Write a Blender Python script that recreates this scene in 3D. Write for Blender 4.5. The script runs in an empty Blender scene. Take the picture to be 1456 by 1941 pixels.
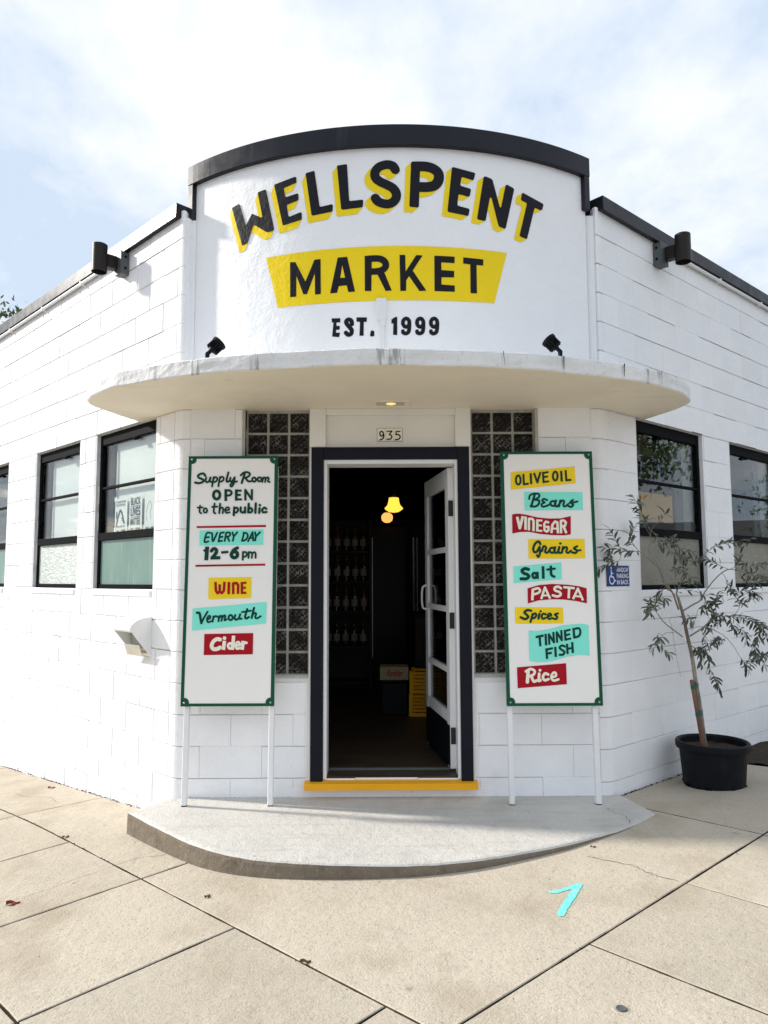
import bpy, bmesh, math, random
from mathutils import Vector, Matrix, Euler, noise
from mathutils.geometry import delaunay_2d_cdt
random.seed(7)
C = bpy.context.scene.collection
SC = bpy.context.scene

# ---------------------------------------------------------------- camera
cam_d = bpy.data.cameras.new("camera")
cam = bpy.data.objects.new("camera", cam_d); C.objects.link(cam)
cam_d.sensor_fit = 'VERTICAL'; cam_d.sensor_height = 36.0
cam_d.lens = 36.0 * 1393.0 / 1941.0
cam_d.clip_start = 0.05; cam_d.clip_end = 2000
cam.location = (0, -5.0, 1.442)
cam.rotation_euler = (Matrix.Rotation(math.radians(90 + 5.08), 4, 'X') @ Matrix.Rotation(math.radians(-0.24), 4, 'Z')).to_euler()
SC.camera = cam

# ---------------------------------------------------------------- sky, sun, exposure
SUN_TRAVEL = Vector((0.885, -0.215, -0.475)).normalized()
SUN_ELEV = math.asin(-SUN_TRAVEL.z)
SUN_AZ = math.atan2(-SUN_TRAVEL.x, -SUN_TRAVEL.y)
world = bpy.data.worlds.new("World"); SC.world = world; world.use_nodes = True
nt = world.node_tree; N = nt.nodes; K = nt.links; N.clear()
w_out = N.new('ShaderNodeOutputWorld')
sky = N.new('ShaderNodeTexSky'); sky.sky_type = 'NISHITA'; sky.sun_disc = False
sky.sun_elevation = SUN_ELEV; sky.sun_rotation = SUN_AZ; sky.air_density = 1.0; sky.dust_density = 1.2; sky.ozone_density = 1.4
bg1 = N.new('ShaderNodeBackground'); bg1.inputs[1].default_value = 0.15
K.new(sky.outputs[0], bg1.inputs[0])
tc = N.new('ShaderNodeTexCoord')
sep = N.new('ShaderNodeSeparateXYZ'); K.new(tc.outputs['Generated'], sep.inputs[0])
zz = N.new('ShaderNodeMath'); zz.operation = 'MAXIMUM'; zz.inputs[1].default_value = 0.0; K.new(sep.outputs[2], zz.inputs[0])
za = N.new('ShaderNodeMath'); za.operation = 'ADD'; za.inputs[1].default_value = 0.25; K.new(zz.outputs[0], za.inputs[0])
dv = N.new('ShaderNodeVectorMath'); dv.operation = 'DIVIDE'
cmb = N.new('ShaderNodeCombineXYZ')
for i in range(3): K.new(za.outputs[0], cmb.inputs[i])
K.new(tc.outputs['Generated'], dv.inputs[0]); K.new(cmb.outputs[0], dv.inputs[1])
mp = N.new('ShaderNodeMapping'); mp.inputs['Location'].default_value = (3.3, 1.75, 0.0); mp.inputs['Scale'].default_value = (1.0, 0.8, 1.0)
K.new(dv.outputs[0], mp.inputs[0])
n1 = N.new('ShaderNodeTexNoise'); n1.inputs['Scale'].default_value = 1.5; n1.inputs['Detail'].default_value = 9; n1.inputs['Roughness'].default_value = 0.58; n1.inputs['Distortion'].default_value = 0.25
K.new(mp.outputs[0], n1.inputs['Vector'])
r1 = N.new('ShaderNodeValToRGB'); r1.color_ramp.elements[0].position = 0.30; r1.color_ramp.elements[1].position = 0.47
r1.color_ramp.elements[0].color = (0.25, 0.25, 0.25, 1); r1.color_ramp.elements[1].color = (1, 1, 1, 1)
K.new(n1.outputs[0], r1.inputs[0])
n2 = N.new('ShaderNodeTexNoise'); n2.inputs['Scale'].default_value = 2.6; n2.inputs['Detail'].default_value = 8; n2.inputs['Roughness'].default_value = 0.6
K.new(mp.outputs[0], n2.inputs['Vector'])
r2 = N.new('ShaderNodeValToRGB'); r2.color_ramp.elements[0].position = 0.40; r2.color_ramp.elements[1].position = 0.66
r2.color_ramp.elements[0].color = (0.60, 0.71, 0.86, 1); r2.color_ramp.elements[1].color = (0.97, 0.985, 1.0, 1)
K.new(n2.outputs[0], r2.inputs[0])
bg2 = N.new('ShaderNodeBackground'); 
bg2.inputs[1].default_value = 0.625
K.new(r2.outputs[0], bg2.inputs[0])
mix = N.new('ShaderNodeMixShader'); K.new(r1.outputs[0], mix.inputs[0]); K.new(bg1.outputs[0], mix.inputs[1]); K.new(bg2.outputs[0], mix.inputs[2])
K.new(mix.outputs[0], w_out.inputs[0])
sun_d = bpy.data.lights.new("sun", 'SUN'); sun_d.energy = 3.2; sun_d.angle = math.radians(4.0); sun_d.color = (1.0, 0.94, 0.86)
sun = bpy.data.objects.new("sun", sun_d); C.objects.link(sun)
sun.rotation_euler = SUN_TRAVEL.to_track_quat('-Z', 'Y').to_euler(); sun.location = (-20, 6, 14)
SC.view_settings.view_transform = 'Standard'; SC.view_settings.look = 'None'
SC.view_settings.exposure = 0.84; SC.view_settings.gamma = 1.0; SC.view_settings.use_curve_mapping = False

# ---------------------------------------------------------------- helpers
def link(name, data, parent=None, mw=None):
    o = bpy.data.objects.new(name, data); C.objects.link(o)
    if parent is not None: o.parent = parent
    if mw is not None: o.matrix_local = mw
    return o
def tag(o, label, cat, group=None):
    o['label'] = label; o['category'] = cat
    if group: o['group'] = group
    return o
def thing(name, label, cat, loc=(0, 0, 0), rot=(0, 0, 0), group=None):
    o = link(name, None); o.location = loc; o.rotation_euler = rot; o.empty_display_size = 0.1
    return tag(o, label, cat, group)
def mesh(name, v, f, m, smooth=False, mi=None):
    me = bpy.data.meshes.new(name); me.from_pydata([tuple(p) for p in v], [], f)
    for x in (m if isinstance(m, (list, tuple)) else [m]): me.materials.append(x)
    if mi: me.polygons.foreach_set('material_index', mi)
    if smooth: me.polygons.foreach_set('use_smooth', [True] * len(me.polygons))
    me.update(); return me
def recalc(me):
    bm = bmesh.new(); bm.from_mesh(me); bmesh.ops.recalc_face_normals(bm, faces=bm.faces); bm.to_mesh(me); bm.free(); return me
class MB:
    """collects shapes for ONE mesh"""
    def __init__(s): s.v = []; s.f = []
    def add(s, v, f):
        o = len(s.v); s.v += [Vector(p) for p in v]; s.f += [tuple(i + o for i in q) for q in f]
    def box(s, a, b, c=0.0, M=None):
        (x0, y0, z0), (x1, y1, z1) = a, b
        if c <= 0:
            v = [(x, y, z) for x in (x0, x1) for y in (y0, y1) for z in (z0, z1)]
            f = [(0, 1, 3, 2), (4, 6, 7, 5), (0, 4, 5, 1), (2, 3, 7, 6), (0, 2, 6, 4), (1, 5, 7, 3)]
        else:
            bm = bmesh.new(); bmesh.ops.create_cube(bm, size=1)
            for q in bm.verts: q.co = Vector((x0 + (q.co.x + .5) * (x1 - x0), y0 + (q.co.y + .5) * (y1 - y0), z0 + (q.co.z + .5) * (z1 - z0)))
            bmesh.ops.bevel(bm, geom=bm.edges[:], offset=c, segments=1, affect='EDGES', profile=0.5)
            bm.verts.index_update(); v = [q.co.copy() for q in bm.verts]; f = [tuple(q.index for q in p.verts) for p in bm.faces]; bm.free()
        if M is not None: v = [M @ Vector(p) for p in v]
        s.add(v, f)
    def lathe(s, prof, n=24, M=None, close=False):
        v = []; f = []; k = len(prof)
        for i in range(n):
            a = 2 * math.pi * i / n
            for r, z in prof: v.append(Vector((r * math.cos(a), r * math.sin(a), z)))
        for i in range(n):
            j = (i + 1) % n
            for t in range(k - 1): f.append((i * k + t, j * k + t, j * k + t + 1, i * k + t + 1))
        if M is not None: v = [M @ p for p in v]
        s.add(v, f)
    def tube(s, pts, r0, r1=None, n=7, caps=True):
        pts = [Vector(p) for p in pts]; r1 = r0 if r1 is None else r1
        v = []; f = []; up = Vector((0.3, 0.9, 0.31)).normalized()
        for i, p in enumerate(pts):
            d = (pts[min(i + 1, len(pts) - 1)] - pts[max(i - 1, 0)]).normalized()
            a = d.cross(up)
            if a.length < 1e-4: a = d.cross(Vector((1, 0, 0)))
            a.normalize(); b = d.cross(a); r = r0 + (r1 - r0) * i / max(1, len(pts) - 1)
            for t in range(n):
                q = 2 * math.pi * t / n; v.append(p + a * (r * math.cos(q)) + b * (r * math.sin(q)))
        for i in range(len(pts) - 1):
            for t in range(n):
                u = (t + 1) % n; f.append((i * n + t, i * n + u, (i + 1) * n + u, (i + 1) * n + t))
        if caps:
            f.append(tuple(range(n))[::-1]); f.append(tuple((len(pts) - 1) * n + t for t in range(n)))
        s.add(v, f)
    def me(s, name, m, smooth=False): return recalc(mesh(name, s.v, s.f, m, smooth))
    def build(s, name, m, parent=None, mw=None, smooth=False): return link(name, s.me(name, m, smooth), parent, mw)
def box(name, a, b, m, parent=None, c=0.0, mw=None):
    q = MB(); q.box(a, b, c); return q.build(name, m, parent, mw)
def smooth_line(p, n=6):
    p = [Vector(q) for q in p]
    if len(p) < 3: return p
    out = []
    for i in range(len(p) - 1):
        a = p[i - 1] if i else p[0] * 2 - p[1]; b = p[i]; c = p[i + 1]; d = p[i + 2] if i + 2 < len(p) else c * 2 - b
        for k in range(n):
            t = k / n
            out.append(0.5 * ((2 * b) + (c - a) * t + (2 * a - 5 * b + 4 * c - d) * t * t + (3 * b - a - 3 * c + d) * t ** 3))
    out.append(p[-1]); return out

# ---------------------------------------------------------------- materials
def mat(name, col, rough=0.6, var=0.05, vscale=6.0, bump=0.0, bscale=80.0, bump2=0.0, b2scale=12.0, metal=0.0, spec=0.25, rnd=0.0, speck=None, streak=None, emit=None, coat=0.0, rvar=0.0, stretch=(1, 1, 1)):
    m = bpy.data.materials.new(name); m.use_nodes = True
    t = m.node_tree; n = t.nodes; k = t.links
    b = n['Principled BSDF']; b.inputs['Roughness'].default_value = rough; b.inputs['Metallic'].default_value = metal
    b.inputs['Specular IOR Level'].default_value = spec; b.inputs['Coat Weight'].default_value = coat
    co = n.new('ShaderNodeTexCoord'); src = co.outputs['Object']
    oi = n.new('ShaderNodeObjectInfo')
    ad = n.new('ShaderNodeVectorMath'); ad.operation = 'ADD'; k.new(src, ad.inputs[0])
    sc = n.new('ShaderNodeVectorMath'); sc.operation = 'SCALE'; sc.inputs[3].default_value = 1.0; k.new(oi.outputs['Location'], sc.inputs[0]); k.new(sc.outputs[0], ad.inputs[1])
    ms = n.new('ShaderNodeVectorMath'); ms.operation = 'MULTIPLY'; ms.inputs[1].default_value = stretch; k.new(ad.outputs[0], ms.inputs[0])
    vec = ms.outputs[0]
    def noi(s, d=5, r=0.55, v=None):
        x = n.new('ShaderNodeTexNoise'); x.inputs['Scale'].default_value = s; x.inputs['Detail'].default_value = d; x.inputs['Roughness'].default_value = r; k.new(v or vec, x.inputs['Vector']); return x.outputs[0]
    def mapr(i, a, bb, c, d):
        x = n.new('ShaderNodeMapRange'); x.inputs[1].default_value = a; x.inputs[2].default_value = bb; x.inputs[3].default_value = c; x.inputs[4].default_value = d; k.new(i, x.inputs[0]); return x.outputs[0]
    def mul(i, j):
        x = n.new('ShaderNodeMath'); x.operation = 'MULTIPLY'; k.new(i, x.inputs[0]); k.new(j, x.inputs[1]); return x.outputs[0]
    fac = mapr(noi(vscale), 0.3, 0.7, 1 - var, 1 + var)
    if rnd: fac = mul(fac, mapr(oi.outputs['Random'], 0, 1, 1 - rnd, 1 + rnd))
    cm = n.new('ShaderNodeVectorMath'); cm.operation = 'SCALE'; cm.inputs[0].default_value = col[:3]; k.new(fac, cm.inputs[3])
    cur = cm.outputs[0]
    def blend(fc, c2):
        nonlocal cur
        x = n.new('ShaderNodeMix'); x.data_type = 'RGBA'; k.new(fc, x.inputs['Factor']); k.new(cur, x.inputs['A']); x.inputs['B'].default_value = (*c2, 1); cur = x.outputs['Result']
    for s in (speck or []):      # (scale, threshold, width, colour, strength)
        blend(mapr(noi(s[0], 3, 0.6), s[1], s[1] + s[2], 0, s[4]), s[3])
    for s in (streak or []):     # vertical runs: (scale xyz, threshold, width, colour, strength)
        y = n.new('ShaderNodeVectorMath'); y.operation = 'MULTIPLY'; y.inputs[1].default_value = s[0]; k.new(ad.outputs[0], y.inputs[0])
        blend(mapr(noi(1.0, 4, 0.6, y.outputs[0]), s[1], s[1] + s[2], 0, s[4]), s[3])
    k.new(cur, b.inputs['Base Color'])
    if rvar: k.new(mapr(noi(vscale * 2.3), 0.3, 0.7, max(0.03, rough - rvar), rough + rvar), b.inputs['Roughness'])
    last = None
    for amt, s, d in ((bump2, b2scale, 0.02), (bump, bscale, 0.004)):
        if amt:
            x = n.new('ShaderNodeBump'); x.inputs['Strength'].default_value = amt; x.inputs['Distance'].default_value = d
            k.new(noi(s, 6, 0.6), x.inputs['Height'])
            if last: k.new(last, x.inputs['Normal'])
            last = x.outputs[0]
    if last: k.new(last, b.inputs['Normal'])
    if emit:
        b.inputs['Emission Color'].default_value = (*emit[0], 1); b.inputs['Emission Strength'].default_value = emit[1]
    return m
PAINT = mat('white_block_paint', (.90, .90, .91), .6, .03, 3, .7, 70, .32, 11, rnd=.02, spec=.2, speck=[(9, .70, .06, (.62, .61, .59), .35), (2.2, .62, .2, (.78, .77, .75), .5), (26, .73, .03, (.40, .38, .35), .5)])
STUCCO = mat('white_stucco_paint', (.90, .90, .91), .55, .02, 3, .5, 55, .45, 9, spec=.25, speck=[(3.0, .64, .2, (.77, .77, .78), .45)])
JOINT_DARK = mat('darkened_painted_joint', (.60, .60, .61), .9, .15, 8, .3, 90, spec=.1)  # darker tone keeps the left wall's joints visible
JOINT = mat('painted_joint', (.78, .78, .79), .8, .05, 8, .3, 90)
WOODWHITE = mat('white_wood_paint', (.80, .78, .73), .4, .02, 5, .12, 60)
CANOPY_SIDE = mat('weathered_white_concrete', (.77, .765, .75), .85, .07, 5, 1.0, 45, .8, 12, spec=.15, speck=[(14, .60, .15, (.50, .49, .47), .5), (40, .60, .1, (.58, .56, .53), .5)], streak=[((9, 9, .8), .62, .05, (.13, .12, .11), .6), ((22, 22, 1.5), .64, .06, (.36, .34, .32), .5)])
CANOPY_UNDER = mat('cream_soffit_paint', (.84, .765, .63), .6, .04, 2, .2, 30, .1, 5, speck=[(1.6, .56, .2, (.68, .63, .50), .6), (5, .66, .1, (.64, .57, .44), .5)], streak=[((2, 9, 1), .62, .1, (.70, .62, .48), .4)])
DARK = mat('dark_navy_paint', (.010, .011, .018), .5, .10, 5, .12, 40, spec=.12, rvar=.06)
COPING = mat('dark_metal_coping', (.013, .014, .021), .36, .14, 4, .10, 30, spec=.22, rvar=.08, streak=[((5, 5, .6), .60, .12, (.07, .066, .06), .45)])
YELLOW_WALL = mat('yellow_wall_paint', (.93, .68, .010), .5, .02, 4, .5, 55, .45, 9, spec=.2)
BLACK_WALL = mat('black_wall_paint', (.011, .011, .016), .5, .05, 4, .5, 55, .45, 9, spec=.15)
BLACK = mat('black_window_paint', (.005, .006, .007), .55, .1, 6, .1, 60, spec=.03)
BLACKPL = mat('black_plastic', (.006, .007, .009), .5, .1, 6, .12, 70, spec=.15)
BRONZE = mat('bronze_metal', (.020, .017, .015), .42, .08, 6, .05, 60, spec=.2)
GREYBOX = mat('grey_metal_box', (.11, .12, .125), .5, .1, 10, .1, 60, metal=.2)
YELLOW_SILL = mat('yellow_sill_paint', (.92, .43, .010), .45, .05, 7, .2, 60, speck=[(16, .68, .05, (.30, .17, .04), .6)])
CONCRETE = mat('warm_sidewalk_concrete', (.495, .44, .355), .95, .06, 2.2, 1.0, 120, .4, 18, rnd=.06, spec=.1, speck=[(70, .56, .10, (.30, .25, .19), .5), (55, .60, .10, (.66, .60, .50), .45), (1.7, .52, .2, (.37, .31, .23), .65), (6, .62, .15, (.36, .30, .23), .4), (22, .66, .1, (.30, .25, .19), .35), (10, .70, .03, (.25, .21, .165), .55), (3.2, .60, .1, (.54, .48, .385), .5)])
STEPC = mat('pale_step_concrete', (.60, .58, .54), .92, .07, 2.4, 1.0, 100, .45, 16, spec=.08, speck=[(60, .57, .1, (.40, .375, .34), .55), (45, .61, .1, (.74, .72, .68), .4), (1.9, .53, .2, (.46, .44, .405), .6), (6, .62, .12, (.42, .40, .37), .5), (24, .67, .06, (.28, .26, .24), .4)], streak=[((1.2, 15, 1), .53, .15, (.45, .435, .41), .5)])
RISER = mat('dirty_riser_concrete', (.20, .168, .13), .95, .14, 4, 1.0, 80, .5, 16, spec=.1, speck=[(9, .50, .2, (.12, .10, .08), .6), (45, .58, .1, (.34, .30, .24), .4)])
DIRT = mat('joint_dirt', (.080, .066, .050), 1, .3, 30, .8, 60, spec=0)
SOIL = mat('dark_garden_soil', (.040, .028, .020), 1, .4, 20, 1, 40, .8, 12)
PALE_STREET = mat('worn_street_surface', (.20, .195, .185), .9, .15, 3, .6, 120)  # unseen street, made paler than asphalt to bounce light onto the front
GREEN = mat('sign_green_paint', (.008, .085, .045), .42, .04, 6, .05, 60, spec=.15)
GREEN_TXT = mat('dark_green_lettering', (.006, .052, .036), .5, .03, 9, spec=.12)
SIGNWHITE = mat('sign_cream_panel', (.90, .885, .855), .45, .012, 3, .03, 90, spec=.2)
TEAL = mat('sign_teal_paint', (.25, .86, .71), .45, .02, 6, spec=.15)
YELLOW = mat('sign_yellow_paint', (.95, .67, .020), .45, .02, 6, spec=.15)
RED = mat('sign_red_paint', (.40, .007, .018), .45, .03, 6, spec=.12)
CREAM_TXT = mat('cream_lettering', (.90, .86, .73), .5, .02, 9, spec=.15)
MAROON = mat('maroon_paint', (.20, .010, .035), .45, .03, 9)
POSTW = mat('white_post_paint', (.82, .82, .83), .35, .02, 9)
STEEL = mat('pale_metal', (.55, .55, .54), .35, .1, 12, metal=.8)
GROUT = mat('pale_grout', (.46, .45, .39), .85, .15, 20, .5, 80)
ROOMWALL = mat('shade_toned_interior', (.012, .012, .016), .7, .2, 2)  # near-black colour stands in for the shade of the unlit room
ROOMCEIL = mat('shade_toned_ceiling', (.008, .010, .018), .6, .2, 2)  # room shade put into the ceiling colour as well
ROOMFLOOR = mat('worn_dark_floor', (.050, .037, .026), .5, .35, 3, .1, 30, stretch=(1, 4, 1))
BLIND = mat('white_window_board', (.84, .84, .85), .7, .03, 2)
OCHRE = mat('ochre_board', (.42, .215, .035), .7, .06, 3)
FROST_TEAL = mat('frosted_teal_glass', (.15, .245, .215), .28, .12, 2.5, .1, 30, spec=.5, streak=[((22, 22, 1.2), .58, .1, (.42, .52, .48), .55)])
FROST_WHITE = mat('crinkled_white_glass', (.60, .66, .62), .2, .12, 14, .9, 70, .6, 40, spec=.8, speck=[(60, .55, .1, (.34, .42, .38), .6)])
FROST_GREY = mat('rippled_grey_glass', (.19, .185, .15), .25, .15, 5, .6, 70, .4, 30, spec=.7)
WHITEMET = mat('white_painted_metal', (.80, .80, .80), .4, .03, 7, .05, 60)
BEIGE = mat('beige_metal', (.52, .49, .42), .6, .1, 9)
POTM = mat('black_nursery_pot', (.006, .007, .010), .55, .2, 7, .2, 40, spec=.15, speck=[(5, .60, .2, (.030, .029, .027), .6)], streak=[((14, 14, 1.5), .62, .1, (.035, .033, .03), .5)])
BARK = mat('olive_bark', (.175, .145, .118), .9, .25, 9, .9, 50, .6, 14, stretch=(1, 1, .3), speck=[(14, .52, .1, (.42, .38, .31), .7), (30, .6, .1, (.07, .055, .045), .5), (5, .6, .1, (.17, .10, .075), .7)])
TWIG = mat('olive_twig', (.20, .18, .145), .85, .2, 12)
STAKEM = mat('stake_wood', (.20, .105, .072), .85, .3, 9, .5, 60, stretch=(1, 1, .15), speck=[(6, .57, .1, (.46, .38, .28), .6)])
TAPE = mat('green_tie_tape', (.01, .10, .075), .4, .1, 9)
LEAFM = mat('olive_leaf', (.078, .095, .066), .45, .15, 9, rnd=.45, spec=.4)
LEAFU = mat('olive_leaf_pale', (.13, .155, .115), .6, .12, 9, rnd=.25)
BLUE = mat('blue_sign_enamel', (.012, .045, .22), .35, .03, 6)
WHITE = mat('white_enamel', (.80, .80, .79), .45, .02, 6)
INK = mat('black_ink', (.012, .012, .014), .5, .03, 6)
PAPER = mat('white_paper', (.80, .80, .79), .7, .02, 3)
CHALK = mat('cyan_spray_paint', (.16, .78, .74), .8, .10, 40, spec=.1, bump=.6, bscale=110, speck=[(75, .54, .08, (.49, .425, .325), .8), (190, .58, .08, (.49, .425, .325), .6)])
CRATE = mat('yellow_crate_plastic', (.88, .42, .010), .5, .06, 7, spec=.2)
CARD = mat('cream_cardboard', (.42, .34, .20), .7, .05, 7)
AMBER = mat('lit_amber_glass', (.85, .55, .10), .3, .02, 5, emit=((1.0, .60, .06), .85))
AMBER2 = mat('lit_orange_glass', (.85, .45, .12), .3, .02, 5, emit=((1.0, .42, .10), .80))
GLOW = mat('lit_recess_lens', (.7, .55, .25), .4, .02, 5, emit=((1.0, .72, .25), .50))
BOTTLE = mat('dark_bottle_glass', (.020, .026, .020), .08, .1, 9, spec=.8)
BOTTLE2 = mat('amber_bottle_glass', (.08, .035, .012), .1, .1, 9, spec=.8)
PAPERLBL = mat('bottle_label_paper', (.30, .28, .24), .7, .1, 12)
HINGE = mat('dark_green_hinge', (.022, .035, .030), .5, .1, 12)
DEADLEAF = mat('dead_leaf', (.12, .065, .035), .8, .25, 40)
REDLEAF = mat('red_leaf', (.22, .025, .018), .7, .2, 40)
FOLIAGE = mat('tree_foliage', (.075, .12, .035), .6, .3, 3, rnd=.2)
HOUSEY = mat('yellow_house_paint', (.62, .42, .06), .7, .05, 2)
ROOFG = mat('grey_shingle', (.09, .09, .095), .9, .15, 6)
def glass(name, tint, refl, rough=0.0):
    m = bpy.data.materials.new(name); m.use_nodes = True; n = m.node_tree.nodes; k = m.node_tree.links; n.clear()
    o = n.new('ShaderNodeOutputMaterial'); t = n.new('ShaderNodeBsdfTransparent'); t.inputs[0].default_value = (*tint, 1)
    g = n.new('ShaderNodeBsdfGlossy'); g.inputs['Roughness'].default_value = rough
    ge = n.new('ShaderNodeNewGeometry'); dp = n.new('ShaderNodeVectorMath'); dp.operation = 'DOT_PRODUCT'; k.new(ge.outputs['Normal'], dp.inputs[0]); k.new(ge.outputs['Incoming'], dp.inputs[1])
    ab = n.new('ShaderNodeMath'); ab.operation = 'ABSOLUTE'; k.new(dp.outputs['Value'], ab.inputs[0])
    iv = n.new('ShaderNodeMath'); iv.operation = 'SUBTRACT'; iv.inputs[0].default_value = 1.0; k.new(ab.outputs[0], iv.inputs[1])
    pw = n.new('ShaderNodeMath'); pw.operation = 'POWER'; pw.inputs[1].default_value = 5.0; k.new(iv.outputs[0], pw.inputs[0])
    a = n.new('ShaderNodeMath'); a.operation = 'MULTIPLY_ADD'; a.inputs[1].default_value = .92; a.inputs[2].default_value = refl; k.new(pw.outputs[0], a.inputs[0])
    x = n.new('ShaderNodeMixShader'); k.new(a.outputs[0], x.inputs[0]); k.new(t.outputs[0], x.inputs[1]); k.new(g.outputs[0], x.inputs[2]); k.new(x.outputs[0], o.inputs[0]); return m
GLASS = glass('window_glass', (.92, .95, .94), 0.06)
GLASSD = glass('door_glass', (.5, .52, .54), 0.0)
def glass_block_mat():
    m = bpy.data.materials.new('glass_block_glass'); m.use_nodes = True; n = m.node_tree.nodes; k = m.node_tree.links
    b = n['Principled BSDF']; b.inputs['Base Color'].default_value = (.026, .022, .020, 1); b.inputs['Roughness'].default_value = .1; b.inputs['Specular IOR Level'].default_value = .45
    co = n.new('ShaderNodeTexCoord'); oi = n.new('ShaderNodeObjectInfo')
    h = None
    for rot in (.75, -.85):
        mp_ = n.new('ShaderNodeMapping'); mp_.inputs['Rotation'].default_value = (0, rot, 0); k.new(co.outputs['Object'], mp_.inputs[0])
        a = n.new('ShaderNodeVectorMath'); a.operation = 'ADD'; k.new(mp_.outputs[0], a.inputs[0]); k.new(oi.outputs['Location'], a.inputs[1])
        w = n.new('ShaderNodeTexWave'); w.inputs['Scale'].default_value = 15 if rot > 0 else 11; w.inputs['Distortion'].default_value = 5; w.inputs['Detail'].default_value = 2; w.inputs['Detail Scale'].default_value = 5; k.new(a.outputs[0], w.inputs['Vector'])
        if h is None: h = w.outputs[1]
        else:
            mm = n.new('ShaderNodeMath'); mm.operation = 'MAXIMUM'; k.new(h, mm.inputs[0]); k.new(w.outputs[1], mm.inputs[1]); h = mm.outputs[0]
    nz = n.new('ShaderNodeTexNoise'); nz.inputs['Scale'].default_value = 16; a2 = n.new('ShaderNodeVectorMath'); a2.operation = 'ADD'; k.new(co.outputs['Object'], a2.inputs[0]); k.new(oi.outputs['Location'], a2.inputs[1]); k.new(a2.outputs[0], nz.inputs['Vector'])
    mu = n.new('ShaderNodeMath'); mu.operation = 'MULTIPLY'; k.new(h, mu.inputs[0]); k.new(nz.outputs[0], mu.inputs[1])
    cr_ = n.new('ShaderNodeValToRGB'); cr_.color_ramp.elements[0].position = .42; cr_.color_ramp.elements[0].color = (.026, .022, .020, 1); cr_.color_ramp.elements[1].position = .66; cr_.color_ramp.elements[1].color = (.20, .185, .17, 1); k.new(mu.outputs[0], cr_.inputs[0]); k.new(cr_.outputs[0], b.inputs['Base Color'])  # paler ridge crests paint refraction glints into the base colour
    bp = n.new('ShaderNodeBump'); bp.inputs['Strength'].default_value = 1.0; bp.inputs['Distance'].default_value = .022; k.new(h, bp.inputs['Height']); k.new(bp.outputs[0], b.inputs['Normal'])
    return m
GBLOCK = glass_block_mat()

# ---------------------------------------------------------------- flat lettering (2-D union of strokes and outlines)
def ccw(p):
    a = sum(p[i][0] * p[(i + 1) % len(p)][1] - p[(i + 1) % len(p)][0] * p[i][1] for i in range(len(p)))
    return p if a > 0 else p[::-1]
def pts2(l): return [Vector((l[i] / 1000, l[i + 1] / 1000)) for i in range(0, len(l), 2)]
def stroke_polys(p, w, closed=False, flat=False):
    out = []; h = w / 2; n = len(p)
    segs = n if closed else n - 1
    for i in range(segs):
        a, b = p[i], p[(i + 1) % n]; d = (b - a)
        if d.length < 1e-5: continue
        d.normalize(); q = Vector((-d.y, d.x)) * h
        e = d * (h * 0.8)
        a2 = a - e if flat and i == 0 else a; b2 = b + e if flat and i == segs - 1 else b
        out.append(ccw([a2 + q, a2 - q, b2 - q, b2 + q]))
    rng = range(n) if (closed or not flat) else range(1, n - 1)
    m = 10
    for i in rng:
        out.append([p[i] + Vector((math.cos(t * 2 * math.pi / m + .3), math.sin(t * 2 * math.pi / m + .3))) * h for t in range(m)])
    return out
def item_polys(it):
    if it[0] == 'p': return [ccw(pts2(it[1]))]
    p = pts2(it[2]); w = it[1] / 1000
    if it[0] == 'c': return stroke_polys(p, w, True)
    if it[0] == 's': return stroke_polys([Vector(q) for q in smooth_line([q.to_3d() for q in p], 5)] and [q.to_2d() for q in smooth_line([q.to_3d() for q in p], 5)], w)
    return stroke_polys(p, w, False, True)
def flat_mesh(name, polys, m, put, grid=0):
    vs = []; fs = []
    for p in polys:
        o = len(vs); vs += [Vector(q) for q in p]; fs.append(list(range(o, o + len(p))))
    if grid:
        x0 = min(q.x for q in vs); x1 = max(q.x for q in vs); y0 = min(q.y for q in vs); y1 = max(q.y for q in vs)
        for i in range(1, int((x1 - x0) / grid) + 1):
            for j in range(0, int((y1 - y0) / .06) + 2): vs.append(Vector((x0 + i * grid + .0007 * (j % 3), min(y1, y0 + j * .06 + .0011 * i))))
    v, e, f, ov, oe, of = delaunay_2d_cdt(vs, [], fs, 0, 1e-5, True)
    bbs = [(min(q.x for q in p), max(q.x for q in p), min(q.y for q in p), max(q.y for q in p), p) for p in polys]
    def inside(c):
        for x0, x1, y0, y1, p in bbs:
            if x0 <= c.x <= x1 and y0 <= c.y <= y1:
                r = False
                for i in range(len(p)):
                    a, b = p[i - 1], p[i]
                    if (a.y > c.y) != (b.y > c.y) and c.x < a.x + (c.y - a.y) * (b.x - a.x) / (b.y - a.y): r = not r
                if r: return True
        return False
    keep = [q for q in f if inside((v[q[0]] + v[q[1]] + v[q[2]]) / 3)]
    used = sorted({i for q in keep for i in q}); mp_ = {i: j for j, i in enumerate(used)}
    me = mesh(name, [put(v[i]) for i in used], [tuple(mp_[i] for i in q) for q in keep], m); return me
def words(items, ex, ez):
    g = []
    for it in items:
        ps = item_polys(it); xs_ = [q.x for p in ps for q in p]; ys_ = [q.y for p in ps for q in p]; bb_ = [min(xs_) - ex, max(xs_) + ex, min(ys_) - ez, max(ys_) + ez]; cur_ = [bb_, ps]
        keep_ = []
        for o_ in g:
            if o_[0][0] < cur_[0][1] and o_[0][1] > cur_[0][0] and o_[0][2] < cur_[0][3] and o_[0][3] > cur_[0][2]:
                cur_ = [[min(o_[0][0], cur_[0][0]), max(o_[0][1], cur_[0][1]), min(o_[0][2], cur_[0][2]), max(o_[0][3], cur_[0][3])], o_[1] + cur_[1]]
            else: keep_.append(o_)
        g = keep_ + [cur_]
    return [o_[1] for o_ in g]
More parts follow.
